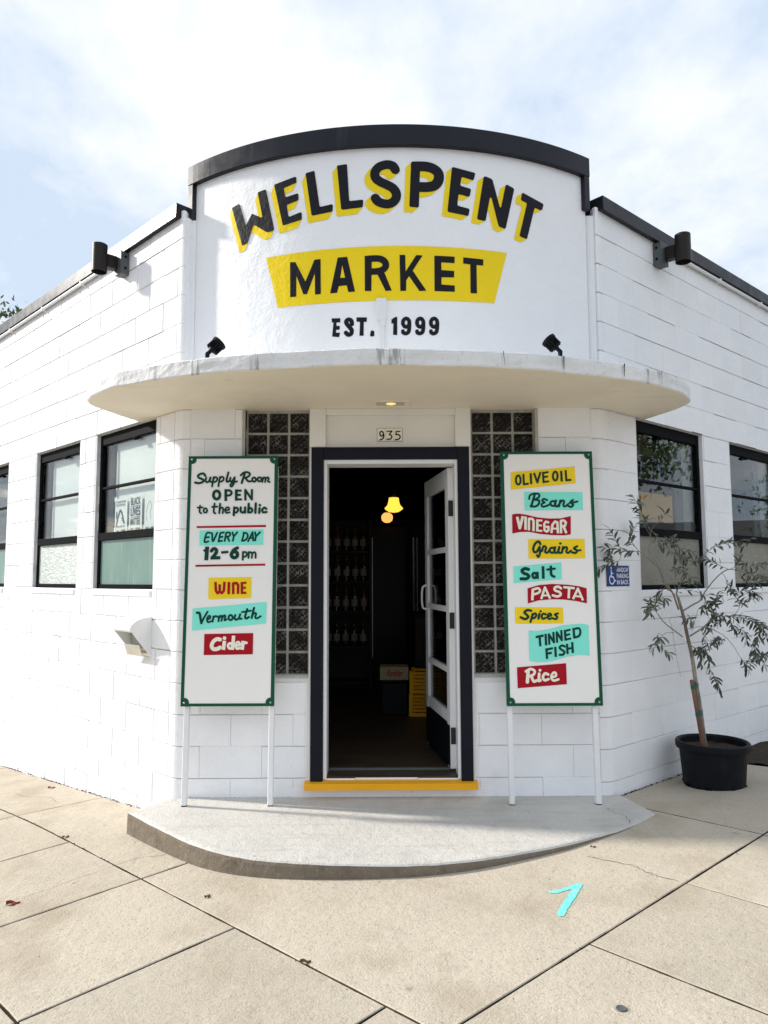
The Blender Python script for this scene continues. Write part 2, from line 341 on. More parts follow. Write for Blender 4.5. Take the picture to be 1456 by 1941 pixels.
def sweep(polys, d):
    out = []
    for p in polys:
        out += [p, [q + d for q in p]]
        for i in range(len(p)):
            a, b = p[i], p[(i + 1) % len(p)]
            if abs((b - a).x * d.y - (b - a).y * d.x) > 1e-8: out.append(ccw([a, b, b + d, a + d]))
    return out
def text_mesh(name, body, m, width, height, bold=0.0, put=None):
    cu = bpy.data.curves.new('t', 'FONT'); cu.body = body; cu.offset = bold; cu.resolution_u = 3; cu.fill_mode = 'FRONT'
    o = bpy.data.objects.new('t', cu); C.objects.link(o); dg = bpy.context.evaluated_depsgraph_get(); dg.update()
    me0 = o.evaluated_get(dg).to_mesh(); vs = [q.co.copy() for q in me0.vertices]; fs = [tuple(q.vertices) for q in me0.polygons]
    bpy.data.objects.remove(o); bpy.data.curves.remove(cu)
    x0 = min(q.x for q in vs); x1 = max(q.x for q in vs); y0 = min(q.y for q in vs); y1 = max(q.y for q in vs)
    return mesh(name, [put(Vector(((q.x - x0) / (x1 - x0) * width, (q.y - y0) / (y1 - y0) * height))) for q in vs], fs, m)

# ---------------------------------------------------------------- site geometry
LC = Vector((-1.403, 0, 0)); RC = Vector((1.501, 0, 0))
AL = math.radians(45.56); AR = math.radians(48.88)
DL = Vector((-math.sin(AL), math.cos(AL), 0)); NL = Vector((-math.cos(AL), -math.sin(AL), 0))
DR = Vector((math.sin(AR), math.cos(AR), 0)); NR = Vector((math.cos(AR), -math.sin(AR), 0))
def frame(o, u, w):
    return Matrix(((u.x, w.x, 0, o.x), (u.y, w.y, 0, o.y), (u.z, w.z, 1, o.z), (0, 0, 0, 1)))
FL = frame(LC, -DL, -NL)      # left street wall: local x runs towards the corner (0), y into the building
FR = frame(RC, DR, -NR)       # right street wall: local x runs away from the corner
FF = Matrix.Identity(4)       # entrance front
def gz(x, y):
    y2 = min(y, 9.0); x2 = max(-9.0, min(9.0, x)); s = 0.5 * (y2 + math.sqrt(y2 * y2 + .02))
    return -.071 + .0386 * x2 - .055 * s - .004 * min(y2, 0)
def Lp(s, n): return LC + DL * s + NL * n
def Rp(s, n): return RC + DR * s + NR * n

# ground sheet to the horizon
def axis(): return [-900, -300, -100, -40, -20, -9, -6, -4, -3, -2, -1, 0, 1, 2, 3, 4, 6, 9, 20, 40, 100, 300, 900]
ax_ = axis(); nx = len(ax_)
gv = [(x, y, gz(x, y) - .15) for x in ax_ for y in ax_]
gf = [(i * nx + j, (i + 1) * nx + j, (i + 1) * nx + j + 1, i * nx + j + 1) for i in range(nx - 1) for j in range(nx - 1)]
ground = link('ground', mesh('ground', gv, gf, PALE_STREET)); ground['kind'] = 'structure'

# sidewalk: dirt bed and individual concrete slabs
def clip(poly, p0, nrm):
    out = []
    for i in range(len(poly)):
        a, b = poly[i], poly[(i + 1) % len(poly)]; da = (a - p0).dot(nrm); db = (b - p0).dot(nrm)
        if da <= 0: out.append(a)
        if da * db < 0: out.append(a + (b - a) * (da / (da - db)))
    return out
def inset(poly, d):
    n = len(poly); c = []
    for i in range(n):
        a, b, e = poly[i - 1], poly[i], poly[(i + 1) % n]
        u = (b - a).normalized(); w = (e - b).normalized(); n1_ = Vector((-u.y, u.x)); n2_ = Vector((-w.y, w.x)); k = 1 + n1_.dot(n2_)
        c.append(b + (n1_ + n2_) * (d / max(k, .2)))
    return c
J1, J2 = .635, .978
sidewalk_poly = []
sw = MB()
K_ = 4.3
def slab_polys():
    out = []
    def Lq(s0, s1, n0, n1): return [Lp(s, n).to_2d() for s, n in ((s0, n0), (s1, n0), (s1, n1), (s0, n1))]
    def Rq(s0, s1, n0, n1): return [Rp(s, n).to_2d() for s, n in ((s0, n0), (s1, n0), (s1, n1), (s0, n1))]
    # bisector between the two strips
    bi_n = (NR - NL).to_2d(); bi_p = None
    # point where the two joint lines cross
    A = Lp(0, J1).to_2d(); B = Rp(0, J2).to_2d(); d1 = DL.to_2d(); d2 = DR.to_2d()
    t = ((B - A).x * d2.y - (B - A).y * d2.x) / (d1.x * d2.y - d1.y * d2.x); X = A + d1 * t
    # along the wall, left and right
    for s0, s1 in ((-.805, .97), (.97, 2.98), (2.98, 4.85), (4.85, 6.7)): out.append(Lq(s0, s1, .012, J1))
    for s0, s1 in ((-.06, 1.53),): out.append(Rq(s0, s1, .012, J2))
    for s0, s1 in ((1.53, 3.3), (3.3, 5.1), (5.1, 6.9)): out.append(Rq(s0, s1, .42, J2))
    # the large corner slab
    p = [Lp(-.805, J1).to_2d(), X, Rp(-.06, J2).to_2d(), Rp(-.06, .0).to_2d(), Lp(-.0, .012).to_2d(), Lp(-.805, .012).to_2d()]
    p = [Lp(-.805, -.3).to_2d(), Lp(-.805, J1).to_2d(), X, Rp(-.06, J2).to_2d(), Rp(-.06, -.02).to_2d(), Vector((0.4, .05))]
    out.append(p)
    strips = [(J1, 1.545), (1.545, 2.9), (2.9, K_)]
    cutsL = [6.7, 5.8, 4.85, 3.9, 2.98, 1.97, .97, .085, -.805, -1.66, -2.59, -3.5, -4.4, -5.3, -6.2]
    for n0, n1 in strips:
        for a, b in zip(cutsL, cutsL[1:]):
            q = clip(Lq(b, a, n0, n1), X, bi_n)
            if len(q) > 2: out.append(q)
    stripsR = [(J2, 1.89), (1.89, 3.1), (3.1, K_)]
    cutsR = [6.9, 6.0, 5.1, 4.2, 3.3, 2.4, 1.5, .7, -.07, -.95, -1.76, -2.6, -3.5, -4.4, -5.3, -6.2]
    for n0, n1 in stripsR:
        for a, b in zip(cutsR, cutsR[1:]):
            q = clip(Rq(b, a, n0, n1), X, -bi_n)
            if len(q) > 2: out.append(q)
    return out, X
SLABS, JX = slab_polys()
bed = [Lp(6.7, 0), Lp(6.7, K_), ]
bx = sorted({round(-7 + .5 * i, 2) for i in range(29)}); by = sorted({round(-9 + .5 * i, 2) for i in range(29)})
bv = [(x, y, gz(x, y) - .022) for x in bx for y in by]; bf = []
for i in range(len(bx) - 1):
    for j in range(len(by) - 1):
        c = Vector((bx[i] + .25, by[j] + .25, 0))
        nl_ = (c - LC).dot(NL); nr_ = (c - RC).dot(NR)
        if max(nl_, nr_) < K_ + .1 and (max(nl_, nr_) > -.6): bf.append((i * len(by) + j, (i + 1) * len(by) + j, (i + 1) * len(by) + j + 1, i * len(by) + j + 1))
sidewalk = link('sidewalk', mesh('sidewalk', bv, bf, DIRT)); sidewalk['kind'] = 'structure'
for p in SLABS:
    p = ccw(p); g0 = .0042; q = inset(p, g0)
    # subdivide edges with a slightly wavering line
    e = []
    for i in range(len(q)):
        a, b = q[i], q[(i + 1) % len(q)]; L = (b - a).length; m_ = max(1, int(L / .045)); d = (b - a) / max(L, 1e-6); nn = Vector((-d.y, d.x))
        for t in range(m_):
            c = a + (b - a) * (t / m_); k = noise.noise((c.x * 9, c.y * 9, 1.7)) * .0028 + noise.noise((c.x * 31, c.y * 31, 4)) * .0012 + .0012
            e.append(c + nn * (k if t else .001))
    cen = sum((v for v in e), Vector((0, 0))) / len(e)
    dz = random.uniform(-.0006, .0006)
    ine = []
    for v in e: ine.append(v + (cen - v).normalized() * .005)
    vs = [(v.x, v.y, gz(v.x, v.y) + dz) for v in ine] + [(v.x, v.y, gz(v.x, v.y) + dz - .0028) for v in e] + [(v.x, v.y, gz(v.x, v.y) - .06) for v in e]
    n_ = len(e)
    fs = [tuple(range(n_))]; smi_ = [0]
    for i in range(n_):
        j = (i + 1) % n_; fs.append((n_ + i, n_ + j, j, i)); fs.append((2 * n_ + i, 2 * n_ + j, n_ + j, n_ + i)); smi_ += [0, 1]
    me = mesh('slab', vs, fs, [CONCRETE, DIRT], False, smi_)
    link('slab', me, sidewalk)
# hairline cracks in the concrete
CRACKM = mat('hairline_crack', (.10, .082, .062), 1, .3, 40, spec=0)
def crack(pts, w, zf, parent, seed):
    rr = random.Random(seed); p = smooth_line([(x, y, 0) for x, y in pts], 9); v = []
    for i, q in enumerate(p):
        d = (p[min(i + 1, len(p) - 1)] - p[max(i - 1, 0)]).normalized(); s = Vector((-d.y, d.x, 0)); c = q + s * rr.gauss(0, .004); ww = w * rr.uniform(.35, 1.1)
        for k in (-1, 1):
            e = c + s * (ww * k * .5); v.append((e.x, e.y, zf(e.x, e.y) + .0014))
    link('crack', mesh('crack', v, [(2 * i, 2 * i + 1, 2 * i + 3, 2 * i + 2) for i in range(len(p) - 1)], CRACKM), parent)
crack([(1.06, -.985), (1.14, -1.045), (1.25, -1.13), (1.31, -1.25), (1.40, -1.345)], .0045, gz, sidewalk, 3)
crack([(-1.16, -.62), (-1.28, -.70), (-1.40, -.73), (-1.62, -.98), (-1.80, -1.20)], .0025, gz, sidewalk, 4)
crack([(-2.9, .95), (-2.75, .80), (-2.55, .74), (-2.42, .58)], .0025, gz, sidewalk, 5)
# kerb of the corner
kb = MB()
for a, b in ((Lp(6.7, K_ + .02), None), (Rp(6.9, K_ + .02), None)):
    pass
A = Lp(0, K_ + .08).to_2d(); B = Rp(0, K_ + .08).to_2d(); d1 = DL.to_2d(); d2 = DR.to_2d()
t = ((B - A).x * d2.y - (B - A).y * d2.x) / (d1.x * d2.y - d1.y * d2.x); KX = (A + d1 * t).to_3d()
for far, nrm in ((Lp(6.7, K_ + .08), NL), (Rp(6.9, K_ + .08), NR)):
    for i in range(8):
        a = KX.lerp(far, i / 8); b = KX.lerp(far, (i + 1) / 8)
        v = []
        for q in (a, b):
            for o_, z_ in ((-.075, 0), (.075, -.006), (.085, -.3), (-.075, -.3)):
                w = q + nrm * o_; v.append((w.x, w.y, gz(w.x, w.y) + z_))
        kb.add(v, [(0, 1, 5, 4), (1, 2, 6, 5), (3, 0, 4, 7), (0, 3, 2, 1), (4, 5, 6, 7)])
kerb = kb.build('kerb', STEPC); kerb['kind'] = 'structure'
# garden soil strip along the right wall
sv = []; sf = []
for i in range(40):
    for j in range(5):
        p = Rp(1.54 + i * .13, -.02 + j * .108); h = noise.noise((p.x * 7, p.y * 7, 0)) * .018 + noise.noise((p.x * 23, p.y * 23, 3)) * .008
        sv.append((p.x, p.y, gz(p.x, p.y) + .004 + h + (.03 if j == 0 else 0)))
for i in range(39):
    for j in range(4): sf.append((i * 5 + j, i * 5 + j + 1, (i + 1) * 5 + j + 1, (i + 1) * 5 + j))
soil = link('soil', mesh('soil', sv, sf, SOIL, True)); soil['kind'] = 'structure'
# entrance step: curved concrete slab with a rounded nosing
edge = [LC, Lp(0, .02)] + [Vector((x, y, 0)) for x, y in ((-1.601, -.287),)]
arc = smooth_line([(-1.601, -.287, 0), (-1.363, -.544, 0), (-1.035, -.864, 0), (-.763, -1.03, 0), (-.459, -1.115, 0), (.011, -1.155, 0), (.346, -1.124, 0), (.629, -1.035, 0), (.935, -.902, 0), (1.138, -.784, 0), (1.397, -.611, 0), (1.66, -.365, 0)], 7)
ring = [LC + Vector((.0, .03, 0))] + arc + [RC + Vector((.06, .03, 0))]
def off(r, d):
    n = len(r); out = []
    for i in range(n):
        a, b, c = r[i - 1], r[i], r[(i + 1) % n]; u = (c - a).normalized(); out.append(b + Vector((-u.y, u.x, 0)) * d)
    return out
n_ = len(ring); rv = []; profile = ((.030, 0.0), (.012, -.003), (.004, -.011), (0, -.026), (-.002, -.09), (-.004, -.26))
for d, z in profile:
    for q in off(ring, d):
        k = noise.noise((q.x * 14, q.y * 14, z * 9)) * .003; rv.append((q.x, q.y + k, z + (k * .5 if z > -.05 else 0)))
sfc = [tuple(range(n_))]; smi = [0]
for r in range(len(profile) - 1):
    for i in range(n_ - 1):
        sfc.append(((r + 1) * n_ + i, (r + 1) * n_ + i + 1, r * n_ + i + 1, r * n_ + i)); smi.append(0 if r < 2 else 1)
step = link('entrance_step', mesh('entrance_step', rv, sfc, [STEPC, RISER], False, smi)); step['kind'] = 'structure'

crack([(1.38, -.25), (1.40, -.36), (1.45, -.42), (1.43, -.56)], .003, lambda x, y: 0.0, step, 8)

# lettering outlines and strokes in millimetres on their own boards
LEFT_BOARD={'green_script':[('s',15,[116,1505,104,1520,84,1518,67,1506,72,1493,92,1484,106,1475,99,1463,76,1455,49,1459]),('s',13,[122,1493,118,1471,129,1461,143,1471,150,1493]),('s',13,[151,1493,148,1468,160,1462]),('s',13,[172,1495,163,1432]),('s',12,[170,1483,184,1496,197,1487,192,1470,178,1462,166,1466]),('s',13,[215,1497,205,1434]),('s',12,[213,1485,227,1498,239,1490,236,1473,222,1465,209,1468]),('s',14,[270,1527,259,1477,264,1463,276,1469]),('s',13,[285,1491,282,1471,294,1465,311,1491]),('s',13,[314,1494,306,1448,293,1431,285,1441,300,1456,329,1466]),('s',15,[380,1521,361,1455]),('s',14,[353,1507,373,1525,398,1528,414,1516,406,1500,384,1490]),('s',14,[384,1490,402,1468,421,1466]),('c',13,[456,1477,456,1473,453,1468,450,1465,446,1464,441,1464,437,1465,434,1469,431,1473,431,1478,431,1483,433,1487,437,1490,441,1492,445,1492,450,1490,453,1487,455,1482]),('c',13,[493,1479,492,1474,490,1470,487,1467,483,1465,478,1465,474,1467,470,1470,468,1475,467,1479,468,1484,470,1488,473,1492,478,1493,482,1493,486,1491,490,1488,492,1484]),('s',12,[503,1492,499,1461]),('s',12,[501,1479,513,1492,520,1485,517,1461]),('s',12,[519,1479,532,1493,541,1485,536,1467,548,1461])],'green':[('c',19,[217,1374,216,1365,213,1356,207,1350,200,1347,193,1347,185,1350,179,1357,175,1365,174,1375,175,1384,178,1393,184,1399,191,1402,199,1402,206,1399,212,1392,216,1384]),('l',18,[255,1406,257,1341]),('s',15,[255,1403,281,1405,295,1389,284,1373,256,1370]),('l',18,[326,1405,327,1342]),('l',14,[326,1403,356,1403]),('l',14,[326,1374,351,1374]),('l',14,[327,1344,359,1344]),('l',15,[388,1342,386,1408,431,1343,430,1407]),('s',12,[87,1303,85,1263,97,1251]),('s',12,[71,1290,104,1291]),('c',12,[135,1270,134,1265,133,1261,129,1257,126,1256,122,1256,118,1257,114,1261,112,1265,111,1270,112,1276,114,1280,117,1283,121,1285,125,1285,129,1283,132,1280,134,1275]),('s',13,[183,1316,179,1262,190,1250]),('s',12,[167,1294,202,1296]),('s',13,[220,1315,216,1252]),('s',12,[217,1274,229,1290,241,1282,239,1251]),('s',12,[258,1270,281,1276,276,1290,262,1288,255,1271,263,1254,285,1257]),('s',16,[315,1290,313,1238]),('s',14,[315,1281,331,1288,341,1274,332,1257,315,1257]),('s',15,[358,1290,359,1264,372,1255,384,1263]),('s',15,[387,1290,388,1255]),('s',16,[411,1314,409,1256]),('s',14,[410,1274,424,1286,436,1272,428,1257,410,1256]),('s',16,[458,1317,456,1253]),('s',16,[484,1284,482,1253]),('p',[494,1305,492,1299,488,1296,482,1296,478,1300,476,1305,478,1310,482,1313,488,1313,492,1310]),('s',15,[529,1279,515,1288,502,1273,507,1257,531,1259]),('s',12,[160,1120,136,1117,124,1061,150,1064]),('s',12,[130,1089,152,1092]),('s',12,[172,1119,179,1064,206,1121]),('l',12,[250,1123,227,1119,216,1063,240,1067]),('s',12,[222,1091,242,1094]),('s',12,[266,1121,257,1066]),('s',12,[266,1121,286,1122,293,1110,284,1097,263,1093]),('s',12,[273,1095,287,1066]),('s',12,[307,1122,316,1095]),('l',12,[339,1124,316,1095,311,1067]),('s',12,[384,1120,372,1065]),('s',12,[380,1120,402,1116,409,1097,397,1074,372,1065]),('l',12,[412,1064,441,1124,446,1068]),('s',11,[424,1084,446,1087]),('s',12,[457,1123,463,1095]),('l',12,[490,1124,463,1095,458,1068]),('l',26,[142,1019,139,949]),('l',14,[144,1019,124,1002]),('s',22,[171,1000,185,1015,202,1009,203,988,176,953]),('l',21,[176,954,223,955]),('l',16,[242,990,277,993]),('c',23,[344,975,343,968,340,962,334,957,328,955,320,955,314,957,308,962,304,968,303,975,304,982,308,988,313,993,320,995,327,995,333,993,339,988,343,982]),('s',21,[343,1020,315,1004,304,977]),('s',13,[380,993,379,941]),('s',12,[380,986,395,993,406,980,398,963,381,960]),('s',13,[418,992,417,953]),('s',12,[418,981,430,991,440,982,439,953]),('s',12,[441,981,453,991,463,982,464,953]),('s',16,[88,596,105,593,112,563,119,529]),('s',13,[119,529,135,563,157,602]),('s',12,[155,551,174,561,175,574,165,574,155,555,162,535,183,541]),('s',13,[197,572,192,539]),('s',12,[193,557,210,574,224,568]),('s',13,[235,574,230,541]),('s',12,[233,560,248,576,255,569,249,543]),('s',12,[252,561,268,579,274,571,269,547,284,553]),('c',13,[322,564,322,558,319,553,316,550,311,548,307,548,302,550,299,553,296,558,295,564,296,569,298,574,302,578,306,580,311,580,315,578,319,574,321,569]),('s',13,[339,581,335,558,348,550,364,564,370,585]),('s',13,[371,585,365,559,380,556]),('s',14,[416,618,403,568,412,558,428,567]),('s',12,[382,599,441,608]),('s',14,[460,626,446,561]),('s',12,[448,576,464,593,475,587,469,565,482,559,505,572])],'teal':[('p',[88,1136,513,1142,512,1040,90,1037]),('p',[58,623,542,665,540,525,59,481])],'yellow':[('p',[157,823,439,827,439,690,159,684])],'red':[('p',[140,459,458,464,458,328,140,324]),('p',[68,1166,527,1172,528,1158,68,1153]),('p',[68,909,528,915,529,902,69,896])],'red_text':[('l',17,[204,789,208,738,219,723,233,734,232,774]),('l',17,[233,734,247,723,260,738,262,790]),('l',18,[292,788,292,723]),('l',17,[322,723,320,786,342,788,353,775,353,724]),('l',17,[377,788,379,723]),('l',14,[377,788,402,790]),('l',14,[378,756,399,757]),('l',14,[379,724,403,724])],'cream':[('s',25,[244,423,224,426,201,411,190,383,202,363,227,363,244,372]),('l',23,[272,406,268,366]),('p',[285,432,283,425,277,420,269,420,263,425,260,432,262,439,268,443,276,443,282,439]),('l',22,[331,439,326,366]),('c',17,[324,382,323,377,321,372,317,368,313,366,308,366,304,368,300,372,298,377,297,382,297,388,300,392,303,396,307,398,312,398,316,396,320,392,323,387]),('s',16,[347,383,372,388,368,403,355,405,345,385,355,365,379,370]),('l',22,[393,405,390,366]),('s',17,[395,390,403,403,416,401])]}
RIGHT_BOARD={'yellow':[('p',[67,1527,497,1565,498,1450,64,1409]),('p',[169,1076,543,1076,542,947,168,946]),('p',[69,629,382,626,383,525,69,523])],'teal':[('p',[152,1393,542,1390,541,1269,152,1268]),('p',[67,895,383,922,384,811,67,786]),('p',[154,480,187,477,221,477,288,487,366,509,443,518,500,521,546,513,544,315,511,320,473,321,397,310,320,288,253,277,196,277,153,286])],'red':[('p',[68,1241,94,1246,119,1246,167,1238,235,1221,313,1213,391,1214,458,1229,453,1106,406,1100,329,1102,251,1110,174,1125,115,1123,66,1114]),('p',[155,752,231,773,318,780,414,775,490,765,543,751,541,652,477,667,391,678,314,680,227,673,154,653]),('p',[71,244,390,269,390,136,72,112])],'green':[('c',14,[131,1473,130,1462,127,1453,122,1446,117,1443,112,1443,107,1446,103,1453,100,1463,100,1473,101,1484,104,1493,108,1500,113,1504,119,1504,124,1500,128,1493,130,1484]),('l',14,[151,1509,152,1444,179,1448]),('l',15,[200,1513,201,1451]),('l',14,[224,1516,243,1456,264,1522]),('l',14,[283,1523,284,1459]),('l',13,[283,1521,315,1526]),('l',13,[283,1492,310,1496]),('l',13,[284,1459,316,1463]),('c',14,[380,1499,378,1489,375,1480,371,1473,366,1470,360,1470,355,1473,351,1480,349,1489,348,1499,350,1510,353,1519,357,1525,362,1529,368,1529,373,1525,377,1518,379,1509]),('l',15,[405,1529,406,1468]),('l',14,[435,1534,437,1470,465,1473]),('s',15,[223,1376,196,1293]),('s',13,[184,1345,191,1369,221,1381,250,1377,249,1356,219,1340]),('s',14,[219,1340,250,1333,245,1308,220,1293,193,1299]),('s',13,[304,1336,284,1345,271,1334,287,1321]),('s',13,[287,1321,266,1308,273,1292,300,1298,321,1308]),('c',14,[358,1314,357,1308,354,1303,350,1299,344,1297,338,1297,333,1299,329,1303,326,1308,325,1314,326,1320,330,1325,334,1328,340,1330,345,1330,351,1328,355,1324,358,1319]),('s',14,[363,1334,355,1304,367,1293,383,1307]),('s',14,[392,1334,381,1294]),('s',13,[387,1314,405,1333,417,1327,410,1301,421,1293,441,1307]),('s',14,[476,1337,459,1321,476,1305,462,1290,443,1297]),('s',10,[441,1307,468,1329]),('s',13,[506,1326,477,1320]),('s',16,[249,1042,238,1060,215,1046,201,1012,208,989,226,995,243,1024]),('s',15,[243,1024,244,982,233,958,224,969]),('s',15,[257,995,270,1028,286,1018,278,992,291,985,306,998]),('c',15,[342,1001,341,996,338,991,333,987,328,985,322,985,317,987,312,991,310,996,309,1001,310,1007,313,1012,318,1016,323,1018,329,1018,334,1016,338,1012,341,1007]),('s',15,[346,1022,339,991,354,984,366,998]),('s',16,[373,1022,366,991,377,983]),('p',[390,1046,388,1041,384,1038,378,1038,374,1041,372,1046,374,1051,379,1054,384,1054,388,1051]),('s',15,[398,1023,389,985]),('s',14,[393,1004,413,1022,425,1015,418,991,431,984,449,998]),('s',15,[491,1027,470,1013,490,998,478,983,456,987]),('s',13,[513,1001,490,998]),('s',21,[165,876,142,881,122,868,133,851,155,843,166,829,150,815,114,814]),('c',17,[217,836,216,830,214,826,210,822,205,820,201,820,196,822,193,826,191,831,190,836,191,842,194,847,197,850,202,852,206,852,211,850,214,847,216,842]),('l',17,[223,853,223,820]),('l',18,[261,889,261,821]),('s',17,[313,893,314,841,333,827]),('l',14,[288,874,339,880]),('s',16,[174,606,150,610,130,596,143,581,154,567,134,552,104,564]),('s',15,[183,585,168,534]),('s',14,[182,577,198,589,207,578,195,560,177,557]),('s',15,[227,586,220,555]),('p',[243,603,242,598,238,595,233,595,229,598,228,603,230,607,234,610,238,610,242,607]),('s',14,[269,582,252,587,241,571,248,554,268,560]),('s',13,[282,567,303,576,299,587,287,584,280,566,289,552,310,559]),('s',14,[348,588,328,580,343,566,334,552,314,556]),('l',15,[204,437,244,445]),('l',15,[224,438,226,383]),('l',15,[263,451,264,389]),('l',14,[285,393,284,454,316,402,314,463]),('l',14,[336,405,336,467,367,415,366,475]),('l',15,[390,476,391,418]),('l',13,[390,475,421,482]),('l',13,[391,447,417,453]),('l',13,[392,419,424,426]),('l',15,[446,488,449,432]),('s',14,[446,486,479,492,490,471,480,443,449,432]),('l',15,[265,358,267,303]),('l',14,[265,356,302,364]),('l',14,[266,330,294,335]),('l',15,[323,368,324,315]),('s',14,[385,375,367,382,350,368,366,353,381,342,372,324,349,323]),('l',15,[400,387,401,334]),('l',15,[434,397,435,340]),('l',13,[400,360,434,366])],'cream':[('l',18,[102,1218,116,1149,137,1222]),('l',17,[156,1220,154,1145]),('l',16,[176,1141,178,1211,200,1211,209,1198,206,1135]),('l',16,[234,1201,231,1133]),('l',13,[234,1200,262,1199]),('l',13,[233,1168,257,1166]),('l',13,[231,1133,259,1130]),('l',15,[306,1187,290,1192,279,1177,279,1134,294,1125,305,1133,307,1157,293,1157]),('l',16,[325,1122,333,1171,351,1192,366,1187,368,1120]),('l',12,[332,1146,365,1144]),('l',16,[388,1120,390,1196,410,1199,423,1187,416,1163,394,1159]),('l',16,[407,1159,421,1120]),('l',17,[189,741,184,680]),('s',15,[189,743,224,752,236,736,223,721,190,711]),('l',15,[244,687,269,757,298,689]),('l',12,[254,704,290,706]),('s',16,[374,751,356,762,333,754,336,737,364,726,370,709,349,698,319,705]),('l',15,[396,758,458,752]),('l',16,[428,755,422,692]),('l',15,[453,686,485,749,513,677]),('l',12,[466,700,503,696]),('s',22,[143,224,135,151]),('s',17,[127,218,158,233,184,221,176,198,150,187]),('s',18,[162,188,175,156,196,160]),('s',18,[213,203,209,160,220,162]),('p',[228,225,226,219,221,216,215,216,211,219,209,225,211,230,216,234,222,234,227,230]),('s',17,[271,198,251,205,236,183,246,162,272,169]),('s',15,[291,179,320,189,318,208,303,208,290,183,302,160,336,167])]}
WELLSPENT=[(-21,-47,[('p',[-1190,3997,-1181,4003,-1133,4014,-1124,4009,-1069,3846,-1024,3917,-1015,3918,-951,3880,-940,3879,-939,3887,-976,4059,-970,4064,-921,4071,-911,4065,-847,3782,-853,3769,-894,3765,-907,3770,-1004,3839,-1015,3821,-1053,3720,-1093,3710,-1101,3717])]),(-25,-52,[('p',[-849,4088,-844,4093,-700,4120,-689,4117,-685,4110,-685,4080,-692,4075,-772,4056,-776,4047,-766,3997,-759,3988,-679,4001,-669,3994,-670,3956,-678,3950,-748,3934,-753,3926,-742,3856,-734,3847,-655,3867,-645,3859,-645,3820,-652,3813,-774,3793,-783,3798])]),(-26,-49,[('p',[-620,4129,-613,4134,-564,4142,-557,4136,-522,3897,-517,3888,-509,3887,-440,3896,-430,3890,-432,3851,-441,3844,-567,3832,-577,3839])]),(-32,-43,[('p',[-403,4156,-397,4160,-342,4164,-335,4158,-321,3914,-315,3908,-236,3912,-228,3907,-230,3866,-238,3859,-365,3852,-375,3860])]),(-38,-35,[('s',61,[-16,4110,-31,4135,-56,4145,-85,4145,-125,4130,-150,4096,-145,4056,-112,4028,-74,4009,-32,3983,-10,3945,-19,3903,-54,3878,-92,3879,-130,3895,-149,3919])]),(-37,-36,[('p',[88,4162,99,4168,142,4166,148,4159,137,3861,130,3853,82,3856,74,3863]),('s',68,[118,4135,185,4135,233,4123,268,4092,268,4045,242,4009,196,3995,117,3993])]),(-38,-31,[('p',[359,4136,366,4142,375,4142,513,4118,519,4111,508,4070,500,4064,432,4079,423,4073,415,4025,421,4017,482,4004,488,3996,479,3954,469,3947,409,3958,401,3952,393,3886,400,3878,470,3865,476,3857,469,3821,461,3814,334,3831,326,3839])]),(-41,-28,[('p',[577,4094,585,4100,593,4102,631,4091,641,4083,689,3903,695,3899,700,3905,735,4059,746,4067,793,4050,799,4041,731,3763,722,3755,685,3765,677,3774,632,3955,625,3961,618,3952,588,3800,579,3791,533,3797,527,3804])]),(-42,-29,[('p',[859,4026,867,4030,1022,3984,1028,3974,1016,3940,1006,3932,962,3940,953,3934,892,3717,886,3708,840,3718,833,3726,894,3955,890,3964,857,3972,849,3982])])]
MARKET=[('p',[-727,3531,-689,3527,-617,3385,-555,3528,-513,3528,-510,3291,-550,3291,-552,3435,-606,3299,-631,3301,-681,3433,-681,3290,-724,3291]),('p',[-397,3528,-334,3529,-327,3497,-367,3475,-380,3389,-387,3345,-401,3291,-448,3290]),('p',[-367,3475,-327,3497,-282,3292,-326,3291,-338,3340,-347,3386]),('p',[-380,3389,-347,3389,-336,3337,-390,3335]),('p',[-219,3529,-172,3529,-176,3291,-218,3293]),('s',44,[-196,3508,-134,3508,-97,3495,-81,3466,-93,3438,-131,3423,-197,3421]),('p',[-142,3414,-95,3424,-44,3292,-83,3289]),('p',[8,3530,45,3530,47,3419,117,3530,158,3528,93,3425,181,3292,135,3289,69,3388,50,3358,49,3290,12,3288]),('p',[235,3529,370,3529,369,3485,280,3486,281,3434,366,3432,364,3388,281,3386,280,3337,368,3334,368,3292,234,3291]),('p',[428,3529,566,3526,564,3484,518,3484,518,3291,474,3290,475,3484,427,3487])]
